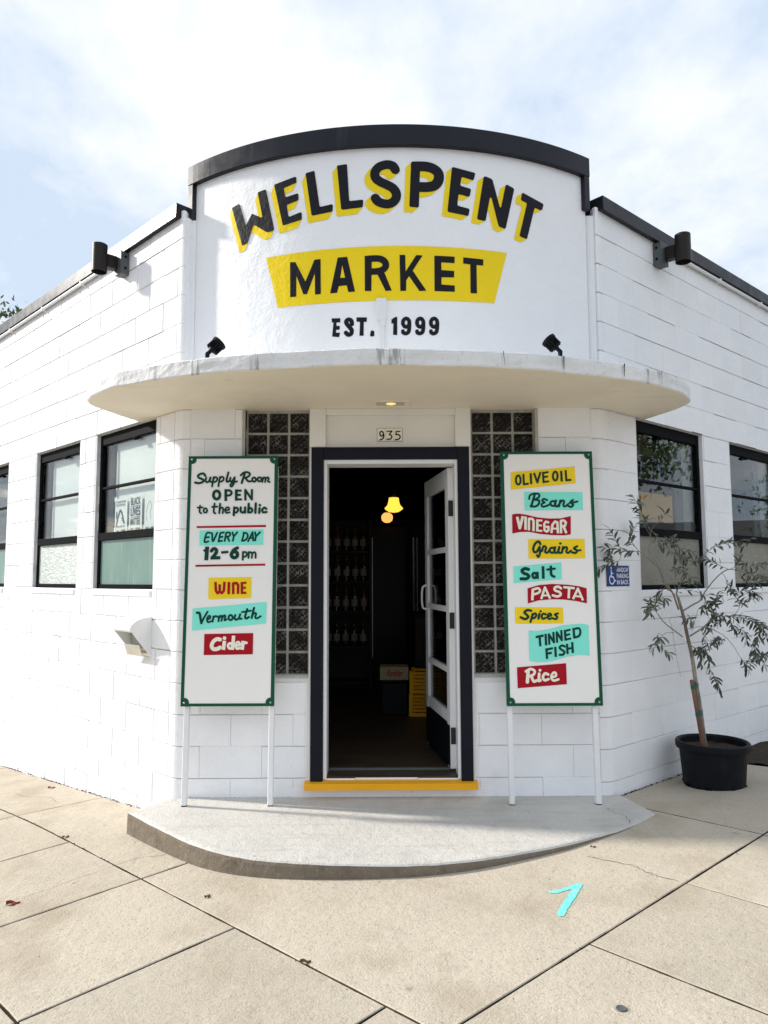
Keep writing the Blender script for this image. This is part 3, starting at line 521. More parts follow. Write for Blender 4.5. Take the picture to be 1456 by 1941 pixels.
EST=[('p',[-438,3122,-380,3120,-380,3092,-406,3093,-405,3070,-383,3068,-384,3044,-407,3044,-408,3025,-381,3023,-388,2994,-434,3001,-425,3094,-436,3095]),('s',28,[-303,3076,-307,3098,-323,3108,-339,3100,-340,3086,-328,3067,-313,3050,-304,3033,-309,3012,-328,3007,-343,3021]),('p',[-273,3120,-205,3117,-207,3088,-226,3088,-227,2996,-254,2997,-250,3089,-273,3092]),('p',[-180,3027,-166,3029,-157,3021,-158,2991,-180,2989,-186,2998]),('p',[-23,3116,-9,3116,-10,2996,-37,2998,-34,3074,-47,3072,-47,3099]),('c',25,[69,3078,68,3068,64,3060,58,3053,52,3050,44,3050,37,3053,32,3060,28,3068,27,3078,28,3087,32,3096,38,3102,45,3106,52,3106,59,3102,64,3096,68,3088]),('s',25,[69,3079,68,3043,62,3016,45,3006,29,3012,27,3022]),('c',25,[160,3079,159,3069,155,3061,149,3054,142,3051,135,3051,128,3054,123,3060,119,3069,118,3078,119,3088,123,3097,129,3103,136,3106,143,3107,150,3103,155,3097,159,3089]),('s',25,[160,3080,159,3044,153,3017,135,3007,120,3012,118,3022]),('c',25,[251,3081,249,3072,245,3063,240,3056,233,3053,225,3053,218,3056,213,3062,209,3070,208,3080,209,3090,213,3098,219,3105,226,3108,233,3109,240,3105,246,3099,249,3091]),('s',25,[251,3082,249,3046,243,3019,225,3008,210,3014,208,3024])]
BANNER=([(-907,3589),(-638,3584),(-322,3587),(-51,3592),(113,3591),(431,3590),(736,3591)],[(-814,3231),(-556,3227),(-322,3224),(-53,3226),(110,3227),(346,3228),(638,3236)])
NUM=[('c',9,[-3,2430,-3,2424,-6,2419,-9,2415,-13,2413,-17,2413,-21,2415,-24,2419,-26,2424,-27,2430,-26,2435,-24,2440,-21,2444,-17,2446,-13,2446,-9,2444,-5,2440,-3,2435]),('s',9,[-1,2429,0,2408,-8,2394,-26,2386]),('l',8,[23,2446,57,2448,39,2424]),('s',9,[39,2424,54,2415,54,2399,40,2391,23,2391]),('l',8,[113,2446,87,2445,85,2422]),('s',9,[85,2422,102,2423,114,2408,104,2392,80,2387])]
TREE=[(17,11,2,[2222,216,255,2205,207,357,2186,198,537,2155,183,738,2131,171,902,2097,154,1048,2075,143,1158,2048,129,1249,2032,121,1296]),(9,5,2,[2035,123,1212,2015,112,1262,1996,103,1313,1967,88,1355,1937,74,1384]),(8,4,0.5,[2050,130,1228,2036,123,1278,2023,117,1329,2058,134,1387,2064,137,1404]),(5,2,0.62,[2007,108,1312,1933,85,1380,1893,78,1489,1820,55,1555,1747,32,1609,1652,-1,1608,1560,-34,1628,1488,-57,1636]),(3,1.5,0.2,[1724,-33,1607,1686,-4,1670,1697,48,1715,1734,114,1778]),(3,1.5,0.25,[1626,-82,1606,1564,-101,1642,1542,-99,1691,1510,-103,1748]),(2.5,1.5,0.3,[1577,-107,1601,1571,-68,1545,1508,-59,1530,1435,-54,1489]),(2.5,1.5,0.3,[1530,-130,1625,1519,-58,1595,1535,28,1548]),(4,1.5,0.93,[1937,74,1387,1912,68,1447,1873,56,1522,1813,33,1605,1841,54,1706,1803,42,1814]),(2.5,1.3,0.35,[1829,19,1704,1765,-50,1775,1723,-108,1860,1671,-172,1920,1633,-228,1954]),(2.5,1.3,0.6,[1809,9,1712,1837,-12,1785,1873,-30,1817,1899,-53,1856]),(3,1.5,0.1,[1802,6,1778,1864,23,1712,1906,31,1646,1970,49,1613,2013,57,1555,2045,60,1496,2082,65,1442,2142,81,1408]),(2.5,1.3,0.1,[1928,69,1639,2030,153,1668,2119,231,1619,2224,316,1622]),(2.5,1.3,0.2,[1989,99,1598,2081,141,1573,2163,178,1548,2226,205,1557]),(2.5,1.3,0.2,[1888,49,1647,1992,141,1701,2076,223,1705]),(2.5,1.3,0.2,[1962,86,1480,2055,191,1489,2170,307,1473]),(7,3,0.72,[2059,134,1196,2161,203,1237,2254,267,1273,2306,311,1332,2435,393,1437,2553,470,1490,2671,546,1477,2803,629,1449,2984,738,1420]),(3,1.5,0.15,[2500,355,1489,2419,348,1525,2316,331,1569,2277,346,1552]),(3,1.5,0.15,[2234,222,1558,2281,207,1609,2373,215,1660,2475,228,1678,2624,264,1705]),(2.5,1.5,0.2,[2523,366,1489,2546,319,1524,2548,262,1601]),(2.5,1.5,0.1,[2581,395,1480,2629,383,1498,2700,382,1515,2771,381,1524]),(2.5,1.5,0.1,[2603,406,1463,2624,381,1418,2681,374,1391,2740,368,1391]),(2.5,1.5,0.3,[2441,325,1463,2495,389,1419,2536,446,1347,2616,522,1318]),(3,1.5,0.35,[2052,131,1371,1990,123,1396,1915,108,1338,1882,114,1296]),(2.5,1.2,0.8,[2064,137,1400,2151,165,1387,2195,172,1353,2223,171,1314]),(3,1.5,0.5,[2041,125,1371,2093,110,1346,2124,84,1338]),(6,2,0.72,[2058,134,1026,1979,69,1072,1886,-3,1130,1819,-61,1194,1777,-108,1235,1728,-158,1270]),(3,1.5,0.0,[1835,22,1223,1821,-30,1272,1851,-60,1306,1862,-100,1287]),(3,1.5,0.0,[1814,12,1237,1805,81,1221,1861,183,1182]),(7,2,0.3,[2124,167,1026,2234,217,1077,2287,238,1114,2369,273,1154,2505,336,1149,2643,399,1128,2782,464,1073,2876,505,1037]),(3,1.5,0.75,[2309,260,1071,2410,298,1025,2491,326,952,2535,336,880,2572,342,830,2598,342,766]),(2.5,1.5,0.1,[2603,406,822,2649,428,805,2697,451,810]),(4,1.5,0.15,[2091,151,990,2169,209,943,2268,277,922,2304,314,876,2336,350,766,2390,396,703,2434,437,626]),(2.5,1.5,0.2,[2219,215,1074,2253,234,1010,2260,240,954,2213,219,886,2220,225,831]),(2.5,1.5,0.15,[2258,234,954,2382,370,970,2501,502,969]),(2.2,1,2,[2031,120,1160,1943,45,1154,1938,12,1103,1939,-19,1005,1946,-46,876,1952,-74,782]),(2.2,1,0.5,[1987,98,1056,1891,18,1056,1845,-38,1007,1840,-73,971,1868,-92,940]),(2.2,1.2,0.3,[1889,49,1040,1853,26,1055,1832,10,1003,1811,-6,965]),(3,1.3,0.6,[2096,153,1072,2161,209,1082,2264,285,1083,2368,360,1063]),(2,1.2,0.2,[2081,146,1134,2071,67,1152,2071,-6,1147]),(2.2,1.2,0.6,[2139,174,1060,2175,186,1145,2211,198,1221,2261,216,1206,2319,238,1177]),(3,1.5,0.3,[2373,292,1153,2338,228,1233,2325,176,1305,2335,136,1320]),(2.5,1.5,0.1,[2369,290,1238,2285,185,1263,2213,87,1246]),(3,1.5,0.3,[2538,374,1159,2588,398,1219,2554,380,1299,2510,357,1357]),(2.5,1.5,0.1,[2571,391,1241,2650,445,1260,2750,511,1288]),(2.5,1.5,0.1,[2557,383,1313,2618,402,1334,2697,430,1334,2746,443,1304]),(2.5,1.5,0.1,[2499,355,1153,2513,374,1098,2547,403,1060]),(2.5,1.5,0.3,[2553,381,1097,2655,493,1031,2723,588,950]),(2.5,1.5,0.2,[2710,460,1139,2799,539,1071,2887,618,976]),(2.5,1.5,0.1,[2784,497,1060,2690,413,907,2682,371,869,2720,353,807]),(2.5,1.5,0.1,[2293,252,1113,2377,375,1127,2489,513,1089]),(2.5,1.5,0.1,[2673,442,868,2794,583,831,2932,733,837])]
STAKE=[[2173, 136, 266], [2093, 96, 735]]
TIES=[[2145, 155, 677], [2154, 159, 498]]

# ---------------------------------------------------------------- the shop building
shop = thing('market_building', 'white painted block corner shop with curved parapet and rounded canopy over its open door', 'building')
COURSE = .207
BM = {}
def block_mesh(L, h, r0, r1, c=.0045, ce=.0045, depth=.09):
    key = (round(L, 3), round(h, 3), r0, r1, c, ce)
    if key in BM: return BM[key]
    pl = [(0, depth)]
    if r0: pl += [(0, r0), (r0 * .3, r0 * .3), (r0, 0)]
    else: pl += [(0, ce), (ce, 0)]
    if r1: pl += [(L - r1, 0), (L - r1 * .3, r1 * .3), (L, r1)]
    else: pl += [(L - ce, 0), (L, ce)]
    pl += [(L, depth)]
    v = []
    for z, k in ((0, c), (c, 0), (h - c, 0), (h, c)):
        for x, y in pl: v.append((x, y + k if y < depth else y, z))
    n = len(pl); f = [(r * n + i, r * n + i + 1, (r + 1) * n + i + 1, (r + 1) * n + i) for r in range(3) for i in range(n - 1)]
    BM[key] = recalc(mesh('block', v, f, PAINT)); return BM[key]
def make_wall(F, x0, x1, base, k0, k1, openings, phase, shown, jm=JOINT, filled=.3, jx=.0045, cs=((.004, .004), (.0055, .005), (.003, .002)), course=COURSE):
    """one block wall: dark-lined backing with its openings, and every block in view as a piece of its own"""
    bk = MB(); dk = MB()
    xs = sorted({x0, x1} | {a for o in openings for a in o[:2]}); zb = base + k0 * course; zt = base + k1 * course - .005
    for a, b in zip(xs, xs[1:]):
        cuts = sorted([(o[2], o[3]) for o in openings if o[0] <= a + 1e-6 and o[1] >= b - 1e-6]); z = zb
        for c0, c1 in cuts + [(zt, zt)]:
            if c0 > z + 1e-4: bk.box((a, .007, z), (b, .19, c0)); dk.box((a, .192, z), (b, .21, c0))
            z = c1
    w = bk.build('wall', jm, shop, F); dk.build('interior_lining', ROOMWALL, w)  # near-black lining added so the room looks dim
    ib = MB()
    for k in range(k0, k1):
        z = base + k * course; ph = phase + (.207 if k % 2 else 0); i = math.floor((x0 - ph) / .414)
        while ph + i * .414 < x1:
            a = max(x0, ph + i * .414); b = min(x1, ph + (i + 1) * .414); i += 1
            segs = [(a, b, 0, 0)]
            for o in openings:
                if o[2] < z + course * .5 < o[3]:
                    ns = []
                    for s in segs:
                        if s[1] <= o[0] or s[0] >= o[1]: ns.append(s); continue
                        if s[0] < o[0] - .02: ns.append((s[0], o[0], s[2], .028))
                        if s[1] > o[1] + .02: ns.append((o[1], s[1], .028, s[3]))
                    segs = ns
            for s in segs:
                L = s[1] - s[0]
                if L < .03: continue
                g0 = jx / 2 if not s[2] else 0; g1 = jx / 2 if not s[3] else 0
                cc = random.choice(cs); hh = course - .0045
                if random.random() < filled: cc = (.0012, cc[1]); hh = course - random.choice((.0004, .0012, .0022))
                me = block_mesh(round(L - g0 - g1, 4), hh, s[2], s[3], *cc)
                P = Matrix.Translation((s[0] + g0, random.uniform(-.0016, .0012), z + .00225)) @ Matrix.Rotation(random.uniform(-.0025, .0025), 4, 'Z') @ Matrix.Rotation(random.uniform(-.002, .002), 4, 'Y')
                if shown((s[0] + s[1]) / 2, z + course / 2): link('block', me, w, P)
                else: ib.add([P @ v.co for v in me.vertices], [tuple(q.vertices) for q in me.polygons])
    if ib.v:
        o = ib.build('block_infill', PAINT, w); o['kind'] = 'stuff'
    return w
def corner_blocks(w, O, da, db, base, k0, k1, F, course=COURSE):
    """rounded corner pieces; da, db point away from the corner along the two faces"""
    a = O + da * .0705; b = O + db * .0705; nin = -(da + db).normalized() if False else (da + db).normalized()
    pl = [a + Vector((0, 0, 0))] + [O + da * .038] + [(O + da * .038).lerp(O, t).lerp(O.lerp(O + db * .038, t), t) for t in (.25, .5, .75)] + [O + db * .038] + [b]
    back = [b + Vector((0.0, .08, 0)), a + Vector((0.0, .08, 0))]
    cen = sum(pl, Vector()) / len(pl); Fi = F.inverted()
    for k in range(k0, k1):
        if base + k * course > 2.75:
            bk_ = Vector((db.x * .10, 1, 0)).normalized(); pl = [O + da * .0705, O + da * .030, (O + da * .012) + bk_ * .008, O + bk_ * .035, O + bk_ * .13]
        z0 = base + k * course + .002; z1 = z0 + course - .004; v = []; c = .004
        j = random.uniform(-.0012, .0012)
        for z, d in ((z0, c), (z0 + c, 0), (z1 - c, 0), (z1, c)):
            for p in pl:
                q = p + Vector((0, d + j, 0)); v.append(Fi @ Vector((q.x, q.y, z)))
        n = len(pl); f = [(r * n + i, r * n + i + 1, (r + 1) * n + i + 1, (r + 1) * n + i) for r in range(3) for i in range(n - 1)]
        link('block', mesh('block', v, f, PAINT), w)
def corner_core(w, O, da, db, F):  # hidden filler added so sun cannot leak through the corner joints
    Fi = F.inverted(); ins = Vector((db.x * .35, 1, 0)).normalized()
    for lo in (True, False):
        z0, z1 = (-.5, 2.72) if lo else (2.72, 4.0)
        p = [O + da * .069 + ins * .010, O + ins * .014, O + db * .069 + Vector((0, .010, 0)), O + db * .069 + Vector((0, .12, 0)), O + da * .069 + ins * .12] if lo else [O + da * .069 + ins * .010, O + ins * .030 + db * .010, O + ins * .13 + db * .012, O + da * .069 + ins * .16]
        n = len(p); v = [Fi @ Vector((q.x, q.y, z)) for z in (z0, z1) for q in p]
        link('corner_core', recalc(mesh('corner_core', v, [tuple(range(n)), tuple(range(n, 2 * n))[::-1]] + [(i, (i + 1) % n, n + (i + 1) % n, n + i) for i in range(n)], PAINT)), w)
ZL, ZR = .120, .085
WIN_L = [(-1.318, -.350, 1.362, 2.604), (-2.595, -1.646, 1.362, 2.604), (-4.24, -3.337, 1.362, 2.604), (-6.2, -5.3, 1.362, 2.604)]
WIN_R = [(.470, 1.500, 1.342, 2.599), (2.007, 3.03, 1.342, 2.599), (3.75, 4.72, 1.342, 2.599)]
CR = .2095
wall_l = make_wall(FL, -7.6, -.07, ZL, -4, 19, WIN_L, -.07, lambda x, z: x > -4.15 and z > -.45, jm=JOINT_DARK, filled=.15, jx=.0105, cs=((.006, .005), (.008, .006), (.0045, .003)))
wall_r = make_wall(FR, .07, 7.6, ZR, -2, 19, WIN_R, .07, lambda x, z: x < 3.75 and z > -.3, filled=.42, jx=.0012, cs=((.003, .0008), (.0018, .0006), (.0042, .001)), course=CR)
OPEN_F = [(-.955, -.509, .792, 2.9), (-.509, .598, .060, 2.9), (.598, 1.049, .792, 2.9)]
wall_f = make_wall(FF, -1.333, 1.431, ZL, -2, 13, OPEN_F, -1.333 + .1, lambda x, z: z > -.1, jx=.002, cs=((.0022, .0012), (.0032, .002), (.0014, .001)))
corner_blocks(wall_l, LC, DL, Vector((1, 0, 0)), ZL, -3, 19, FL)
corner_blocks(wall_r, RC, DR, Vector((-1, 0, 0)), ZR, -2, 19, FR, CR)
corner_core(wall_l, LC, DL, Vector((1, 0, 0)), FL); corner_core(wall_r, RC, DR, Vector((-1, 0, 0)), FR)
# rough patch strip where the canopy meets the blocks, and the base strip under the door
box('plaster_strip', (-.62, -.004, -.02), (.70, .05, .056), PAINT, wall_f, .004)

# curved parapet above the canopy
PCX, PR, PCY = .10, 2.47, 2.086
def cylp(u, z, d=0.0):
    a = u / PR; r = PR + d; return Vector((PCX + r * math.sin(a), PCY - r * math.cos(a), z))
U0 = math.asin((-1.372 - PCX) / PR) * PR; U1 = math.asin((1.436 - PCX) / PR) * PR
v = []; f = []; nseg = 56
zrow = [2.64 + .0842 * i for i in range(20)] + [4.268]
for i in range(nseg + 1):
    u = U0 + (U1 - U0) * i / nseg
    for z in zrow: v.append(cylp(u, z, noise.noise((u * 2.2, z * 2.2, 5)) * .0006))
m_ = len(zrow)
for i in range(nseg):
    for j in range(m_ - 1): f.append((i * m_ + j, (i + 1) * m_ + j, (i + 1) * m_ + j + 1, i * m_ + j + 1))
o = len(v)
for i in range(nseg + 1):
    u = U0 + (U1 - U0) * i / nseg; v += [cylp(u, 4.268, 0), cylp(u, 4.268, -.16), cylp(u, 3.6, -.16)]
for i in range(nseg):
    for j in range(2): f.append((o + i * 3 + j, o + i * 3 + 3 + j, o + i * 3 + 4 + j, o + i * 3 + 1 + j))
parapet = link('curved_parapet', recalc(mesh('curved_parapet', v, f, STUCCO, True)), shop)
pb = MB(); pb.box((-1.385, .086, 2.56), (1.475, .188, 4.0)); pb.box((1.405, .026, 2.56), (1.497, .0855, 4.0)); pb.box((-1.392, .070, 2.56), (-1.34, .0855, 4.0)); pb.box((-1.33, .11, 4.0), (1.40, .188, 4.262)); pb.build('parapet_backing', PAINT, parapet)
# dark metal coping: front arc and two upright ends
cp = MB(); prof = ((.0, 4.266), (.031, 4.266), (.036, 4.271), (.036, 4.404), (.031, 4.409), (-.20, 4.409), (-.20, 4.30), (.0, 4.266))
v = []; f = []; k = len(prof) - 1
for i in range(nseg + 1):
    u = (U0 - .018) + (U1 - U0 + .036) * i / nseg
    for d, z in prof[:-1]: v.append(cylp(u, z, d))
for i in range(nseg):
    for j in range(k): f.append((i * k + j, (i + 1) * k + j, (i + 1) * k + (j + 1) % k, i * k + (j + 1) % k))
f += [tuple(range(k)), tuple(nseg * k + j for j in range(k))[::-1]]
cp.add(v, f)
for s in (-1, 1):
    ue = U0 if s < 0 else U1; e = cylp(ue, 0, 0); tdir = Vector((math.cos(ue / PR), math.sin(ue / PR), 0)); nrm = Vector((math.sin(ue / PR), -math.cos(ue / PR), 0))
    M = Matrix(((tdir.x, -nrm.x, 0, e.x), (tdir.y, -nrm.y, 0, e.y), (0, 0, 1, 0), (0, 0, 0, 1)))
    a, b = (-.016, .036) if s < 0 else (-.036, .016)
    cp.box((a, -.036, 4.0 if s < 0 else 4.02), (b, .22, 4.2655), .003, M)
coping = cp.build('coping', COPING, parapet)
ln = MB(); v = []; f = []
for i in range(nseg + 1):
    u = U0 + (U1 - U0) * i / nseg; v += [cylp(u, 4.262, .038), cylp(u, 4.266, .040), cylp(u, 4.270, .0375)]
for i in range(nseg):
    for j in range(2): f.append((i * 3 + j, i * 3 + 3 + j, i * 3 + 4 + j, i * 3 + 1 + j))
ln.add(v, f); ln.build('coping_drip_edge', COPING, coping)
# painted sign on the parapet
top, bot = BANNER
polys = []
NB = 28; col = []
for i in range(NB + 1):
    t = i / NB; xt = top[0][0] + (top[-1][0] - top[0][0]) * t; xb = bot[0][0] + (bot[-1][0] - bot[0][0]) * t
    def quad(l, t): return l[0][1] + (l[-1][1] - l[0][1]) * t + 4 * t * (1 - t) * (l[3][1] - (l[0][1] + l[-1][1]) / 2)
    col.append((Vector((xt / 1000, quad(top, t) / 1000)), Vector((xb / 1000, quad(bot, t) / 1000))))
for a, b in zip(col, col[1:]): polys.append(ccw([a[1], b[1], b[0], a[0]]))
link('yellow_banner', flat_mesh('yellow_banner', polys, YELLOW_WALL, lambda q: cylp(q.x, q.y, .0022), .03), parapet)
for dx, dy, items in WELLSPENT:
    pl = [q for it in items for q in item_polys(it)]
    link('letter_shade', flat_mesh('letter_shade', sweep(pl, Vector((dx / 1000, dy / 1000))), YELLOW_WALL, lambda q: cylp(q.x, q.y, .0022), .03), parapet)
    link('letter', flat_mesh('letter', pl, BLACK_WALL, lambda q: cylp(q.x, q.y, .0042), .03), parapet)
for w_ in words(MARKET, .004, .004): link('letter', flat_mesh('letter', w_, BLACK_WALL, lambda q: cylp(q.x, q.y, .0042), .03), parapet)
for w_ in words(EST, .002, .004): link('letter', flat_mesh('letter', w_, BLACK_WALL, lambda q: cylp(q.x, q.y, .0022), .03), parapet)
# white conduit box on the parapet
cb = MB(); cb.box((-.045, -.412, 3.095), (.022, -.33, 3.235), .006); cb.tube([(.0, -.392, 3.10), (.0, -.392, 2.66)], .0125, n=10); cb.lathe(((.0, 3.055), (.019, 3.055), (.019, 3.098), (.0, 3.098)), 12, Matrix.Translation((0, -.392, 0)))
cb.build('conduit_box', WHITEMET, parapet)

# wall copings and roof
def wall_coping(F, a, b, z0, z1, end):
    q = MB(); q.box((a, -.042, z0), (b, .24, z1), .003); q.box((a, -.046, z0 - .006), (b, -.036, z0 + .010))
    o = q.build('coping', COPING, shop, F); return o
wall_coping(FL, -7.6, -.045, 4.000, 4.100, 0); wall_coping(FR, .045, 7.6, 4.040, 4.140, 0)
for F, a, b, z in ((FL, -7.6, -1.02, 3.972), (FR, 1.02, 7.6, 4.008)):
    q = MB(); q.tube([(a, -.030, z), (b, -.030, z)], .013, n=8)
    x = a
    while x < b: q.box((x, -.046, z - .017), (x + .02, 0, z + .017)); x += .85
    q.build('conduit', WHITEMET, shop, F)
A, B = LC - NL * .1 + Vector((.16, .12, 0)), RC - NR * .1 + Vector((-.16, .12, 0))
roof_pts = [A, B, RC + DR * 7.5 - NR * .1, RC + DR * 7.5 - NL * 0 + Vector((-3, 3, 0)), LC + DL * 7.5 + Vector((3, 3, 0)), LC + DL * 7.5 - NL * .1]
def prism(name, pts, z0, z1, m, parent):
    n = len(pts); v = [(p.x, p.y, z0) for p in pts] + [(p.x, p.y, z1) for p in pts]
    return link(name, recalc(mesh(name, v, [tuple(range(n)), tuple(range(n, 2 * n))[::-1]] + [(i, (i + 1) % n, n + (i + 1) % n, n + i) for i in range(n)], m)), parent)
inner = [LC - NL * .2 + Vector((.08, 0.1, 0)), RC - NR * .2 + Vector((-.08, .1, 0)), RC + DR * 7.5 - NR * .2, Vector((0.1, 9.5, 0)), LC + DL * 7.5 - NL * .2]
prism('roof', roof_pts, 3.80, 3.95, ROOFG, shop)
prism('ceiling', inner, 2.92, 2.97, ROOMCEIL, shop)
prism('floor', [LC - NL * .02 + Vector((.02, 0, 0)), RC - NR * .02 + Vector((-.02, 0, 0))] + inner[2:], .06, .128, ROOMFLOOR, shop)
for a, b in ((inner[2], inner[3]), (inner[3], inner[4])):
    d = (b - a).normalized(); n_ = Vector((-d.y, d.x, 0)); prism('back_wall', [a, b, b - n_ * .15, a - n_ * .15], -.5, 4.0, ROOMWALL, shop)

# canopy
cpts = smooth_line([(-1.80, .50, 0), (-1.905, .12, 0), (-1.965, -.215, 0), (-1.733, -.53, 0), (-1.462, -.695, 0), (-1.149, -.846, 0), (-.776, -.96, 0), (-.295, -1.035, 0), (.05, -1.058, 0), (.671, -.987, 0), (1.07, -.874, 0), (1.465, -.711, 0), (1.809, -.491, 0), (2.045, -.19, 0), (2.055, .03, 0), (1.935, .42, 0)], 9)
n_ = len(cpts); v = []; f = []; mi = []
prof = ((.006, 2.604), (0, 2.612), (.002, 2.64), (.001, 2.67), (.002, 2.692), (.010, 2.700))
outn = []
for i in range(n_):
    u = (cpts[min(i + 1, n_ - 1)] - cpts[max(i - 1, 0)]).normalized(); outn.append(Vector((-u.y, u.x, 0)))
for d, z in prof:
    for i, p in enumerate(cpts):
        s = i / 3.0; k = noise.noise((p.x * 8, p.y * 8, z * 20)) * .006 + noise.noise((p.x * 24, p.y * 24, z * 40)) * .003
        q = p + outn[i] * (d + k); v.append((q.x, q.y, z + noise.noise((p.x * 5, p.y * 5, z * 9)) * .004))
for r in range(len(prof) - 1):
    for i in range(n_ - 1): f.append((r * n_ + i, r * n_ + i + 1, (r + 1) * n_ + i + 1, (r + 1) * n_ + i)); mi.append(0)
f.append(tuple(range(n_))[::-1]); mi.append(1); f.append(tuple((len(prof) - 1) * n_ + i for i in range(n_))); mi.append(0)
canopy = link('canopy', mesh('canopy', v, f, [CANOPY_SIDE, CANOPY_UNDER], False, mi), shop)
bm = bmesh.new(); bm.from_mesh(canopy.data); bmesh.ops.recalc_face_normals(bm, faces=bm.faces); bmesh.ops.triangulate(bm, faces=[q for q in bm.faces if len(q.verts) > 4]); bm.to_mesh(canopy.data); bm.free()
CRK = mat('dark_crack', (.035, .032, .03), 1, .2, 30)
for x, y, wd in ((.671, -.987, .003), (1.035, -.888, .005), (1.405, -.741, .008), (1.72, -.556, .004)):
    i = min(range(n_), key=lambda j: (cpts[j] - Vector((x, y, 0))).length); p = cpts[i]; tdir = Vector((-outn[i].y, outn[i].x, 0))
    q = MB(); pv = []
    for k in range(7):
        z = 2.618 + .08 * k / 6; o_ = tdir * (noise.noise((z * 60, x, 0)) * .008); w2 = wd * (.35 + .65 * k / 6) * .6
        for s in (-1, 1): pv.append(p - outn[i] * .009 + o_ + tdir * (w2 * s) + Vector((0, 0, z)))
    q.add(pv, [(2 * k, 2 * k + 1, 2 * k + 3, 2 * k + 2) for k in range(6)]); q.build('crack', CRK, canopy)
# recessed lamp in the soffit
rl = MB(); rl.box((-.062, -.245, 2.594), (.172, -.232, 2.603)); rl.box((-.062, -.118, 2.594), (.172, -.105, 2.603)); rl.box((-.062, -.232, 2.594), (-.048, -.118, 2.603)); rl.box((.140, -.232, 2.594), (.172, -.118, 2.603))
lamp = rl.build('recessed_light', CANOPY_UNDER, canopy)
q = MB(); q.box((-.048, -.232, 2.5985), (.140, -.118, 2.6015)); q.build('reflector', BEIGE, lamp)
q = MB(); q.lathe(((0, -.004), (.026, -.003), (.034, 0)), 16, Matrix.Translation((.05, -.17, 2.597))); q.build('lens', GLOW, lamp)

# glass block side lights
GB = {}
def gblock(w, h):
    c = .010; d = .018; q = MB()
    v = [(0, 0, 0), (w, 0, 0), (w, 0, h), (0, 0, h)]
    def rect(i, y): return [(i, y, i), (w - i, y, i), (w - i, y, h - i), (i, y, h - i)]
    vs = rect(0, .02) + rect(.001, .004) + rect(.006, 0) + rect(.013, .006) + rect(.020, .004)
    fs = [(4 * r + i, 4 * r + (i + 1) % 4, 4 * r + 4 + (i + 1) % 4, 4 * r + 4 + i) for r in range(4) for i in range(4)] + [(16, 17, 18, 19)]
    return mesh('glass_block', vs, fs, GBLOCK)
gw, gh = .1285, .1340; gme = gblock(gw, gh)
for x0 in (-.945, .608):
    q = MB(); q.box((x0 - .008, .044, .790), (x0 + .442, .10, 2.62)); q.box((x0 - .030, -.004, .772), (x0 + .456, .05, .790), .004)
    side = -.030 if x0 < 0 else .4365
    q.box((x0 + side, .0, .79), (x0 + side + .02, .05, 2.60))
    pn = q.build('glass_block_panel', GROUT, shop)
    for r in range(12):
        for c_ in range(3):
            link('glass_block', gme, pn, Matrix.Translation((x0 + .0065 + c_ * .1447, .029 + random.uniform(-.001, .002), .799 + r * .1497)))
            
# doorway: trims, black frame, white jambs, panel over the door, yellow sill
dw = MB()
dw.box((-.509, -.020, 2.332), (-.398, .10, 2.604), .004); dw.box((.492, -.020, 2.332), (.598, .10, 2.604), .004)
dw.box((-.509, -.010, .06), (-.494, .10, 2.331), .003); dw.box((.583, -.010, .06), (.598, .10, 2.331), .003)
dw.box((-.398, -.016, 2.560), (.492, .10, 2.604), .004)
surround = dw.build('door_surround', WOODWHITE, shop)
q = MB(); q.box((-.3975, .020, 2.331), (.4915, .08, 2.5595)); q.box((-.3975, .012, 2.331), (.4915, .03, 2.345), .003); tp = q.build('transom_panel', WOODWHITE, surround)
q = MB(); q.box((-.494, -.030, .062), (-.412, .02, 2.331), .003); q.box((.505, -.030, .062), (.583, .02, 2.331), .003); q.box((-.4119, -.030, 2.248), (.5049, .02, 2.331), .003)
q.build('door_frame', DARK, surround)
q = MB(); q.box((-.412, -.012, .112), (-.388, .17, 2.247), .003); q.box((.484, -.012, .112), (.505, .17, 2.247), .003); q.box((-.388, -.012, 2.218), (.484, .17, 2.247), .003)
q.build('door_jamb', WHITEMET, surround)
q = MB(); v = [(-.530, -.068, .058), (.607, -.068, .058), (.607, -.066, .100), (-.530, -.066, .100), (-.530, .0, .108), (.607, .0, .108), (.607, .0, .058), (-.530, .0, .058), (-.41, .17, .112), (.505, .17, .112), (.505, 0, .111), (-.41, 0, .111)]
q.add(v, [(0, 1, 2, 3), (3, 2, 5, 4), (0, 3, 4, 7), (1, 6, 5, 2), (0, 7, 6, 1), (11, 10, 9, 8)])
q.build('door_sill', YELLOW_SILL, surround)
q = MB(); q.box((-.388, .165, .112), (.484, .20, .140), .004); q.build('threshold_plate', GREYBOX, surround)
# open door leaf, hinged right and swung into the room
door_l = Vector((.470, .135, .142)); far = Vector((.352, .965, .142)); d = (far - door_l); DWD = d.length; u = d.normalized(); wv = Vector((-u.y, u.x, 0))
FD = Matrix(((u.x, wv.x, 0, door_l.x), (u.y, wv.y, 0, door_l.y), (0, 0, 1, door_l.z), (0, 0, 0, 1)))
DH = 2.068; q = MB()
q.box((0, -.022, 0), (.095, .022, DH), .003); q.box((DWD - .095, -.022, 0), (DWD, .022, DH), .003)
for z0, z1 in ((DH - .13, DH), (1.475, 1.515), (1.055, 1.095), (.635, .675), (.295, .375)): q.box((.0945, -.020, z0), (DWD - .0945, .020, z1), .002)
door = q.build('door', WHITEMET, shop, FD)
q = MB(); q.box((.003, -.021, .0), (DWD - .003, .021, .294)); q.box((.014, -.025, .012), (DWD - .014, .025, .285)); q.build('kick_plate', BLACKPL, door)
for z0, z1 in ((1.515, DH - .13), (1.095, 1.475), (.675, 1.055), (.375, .635)):
    q = MB(); q.box((.093, -.004, z0), (DWD - .093, .004, z1)); q.build('pane', GLASSD, door)
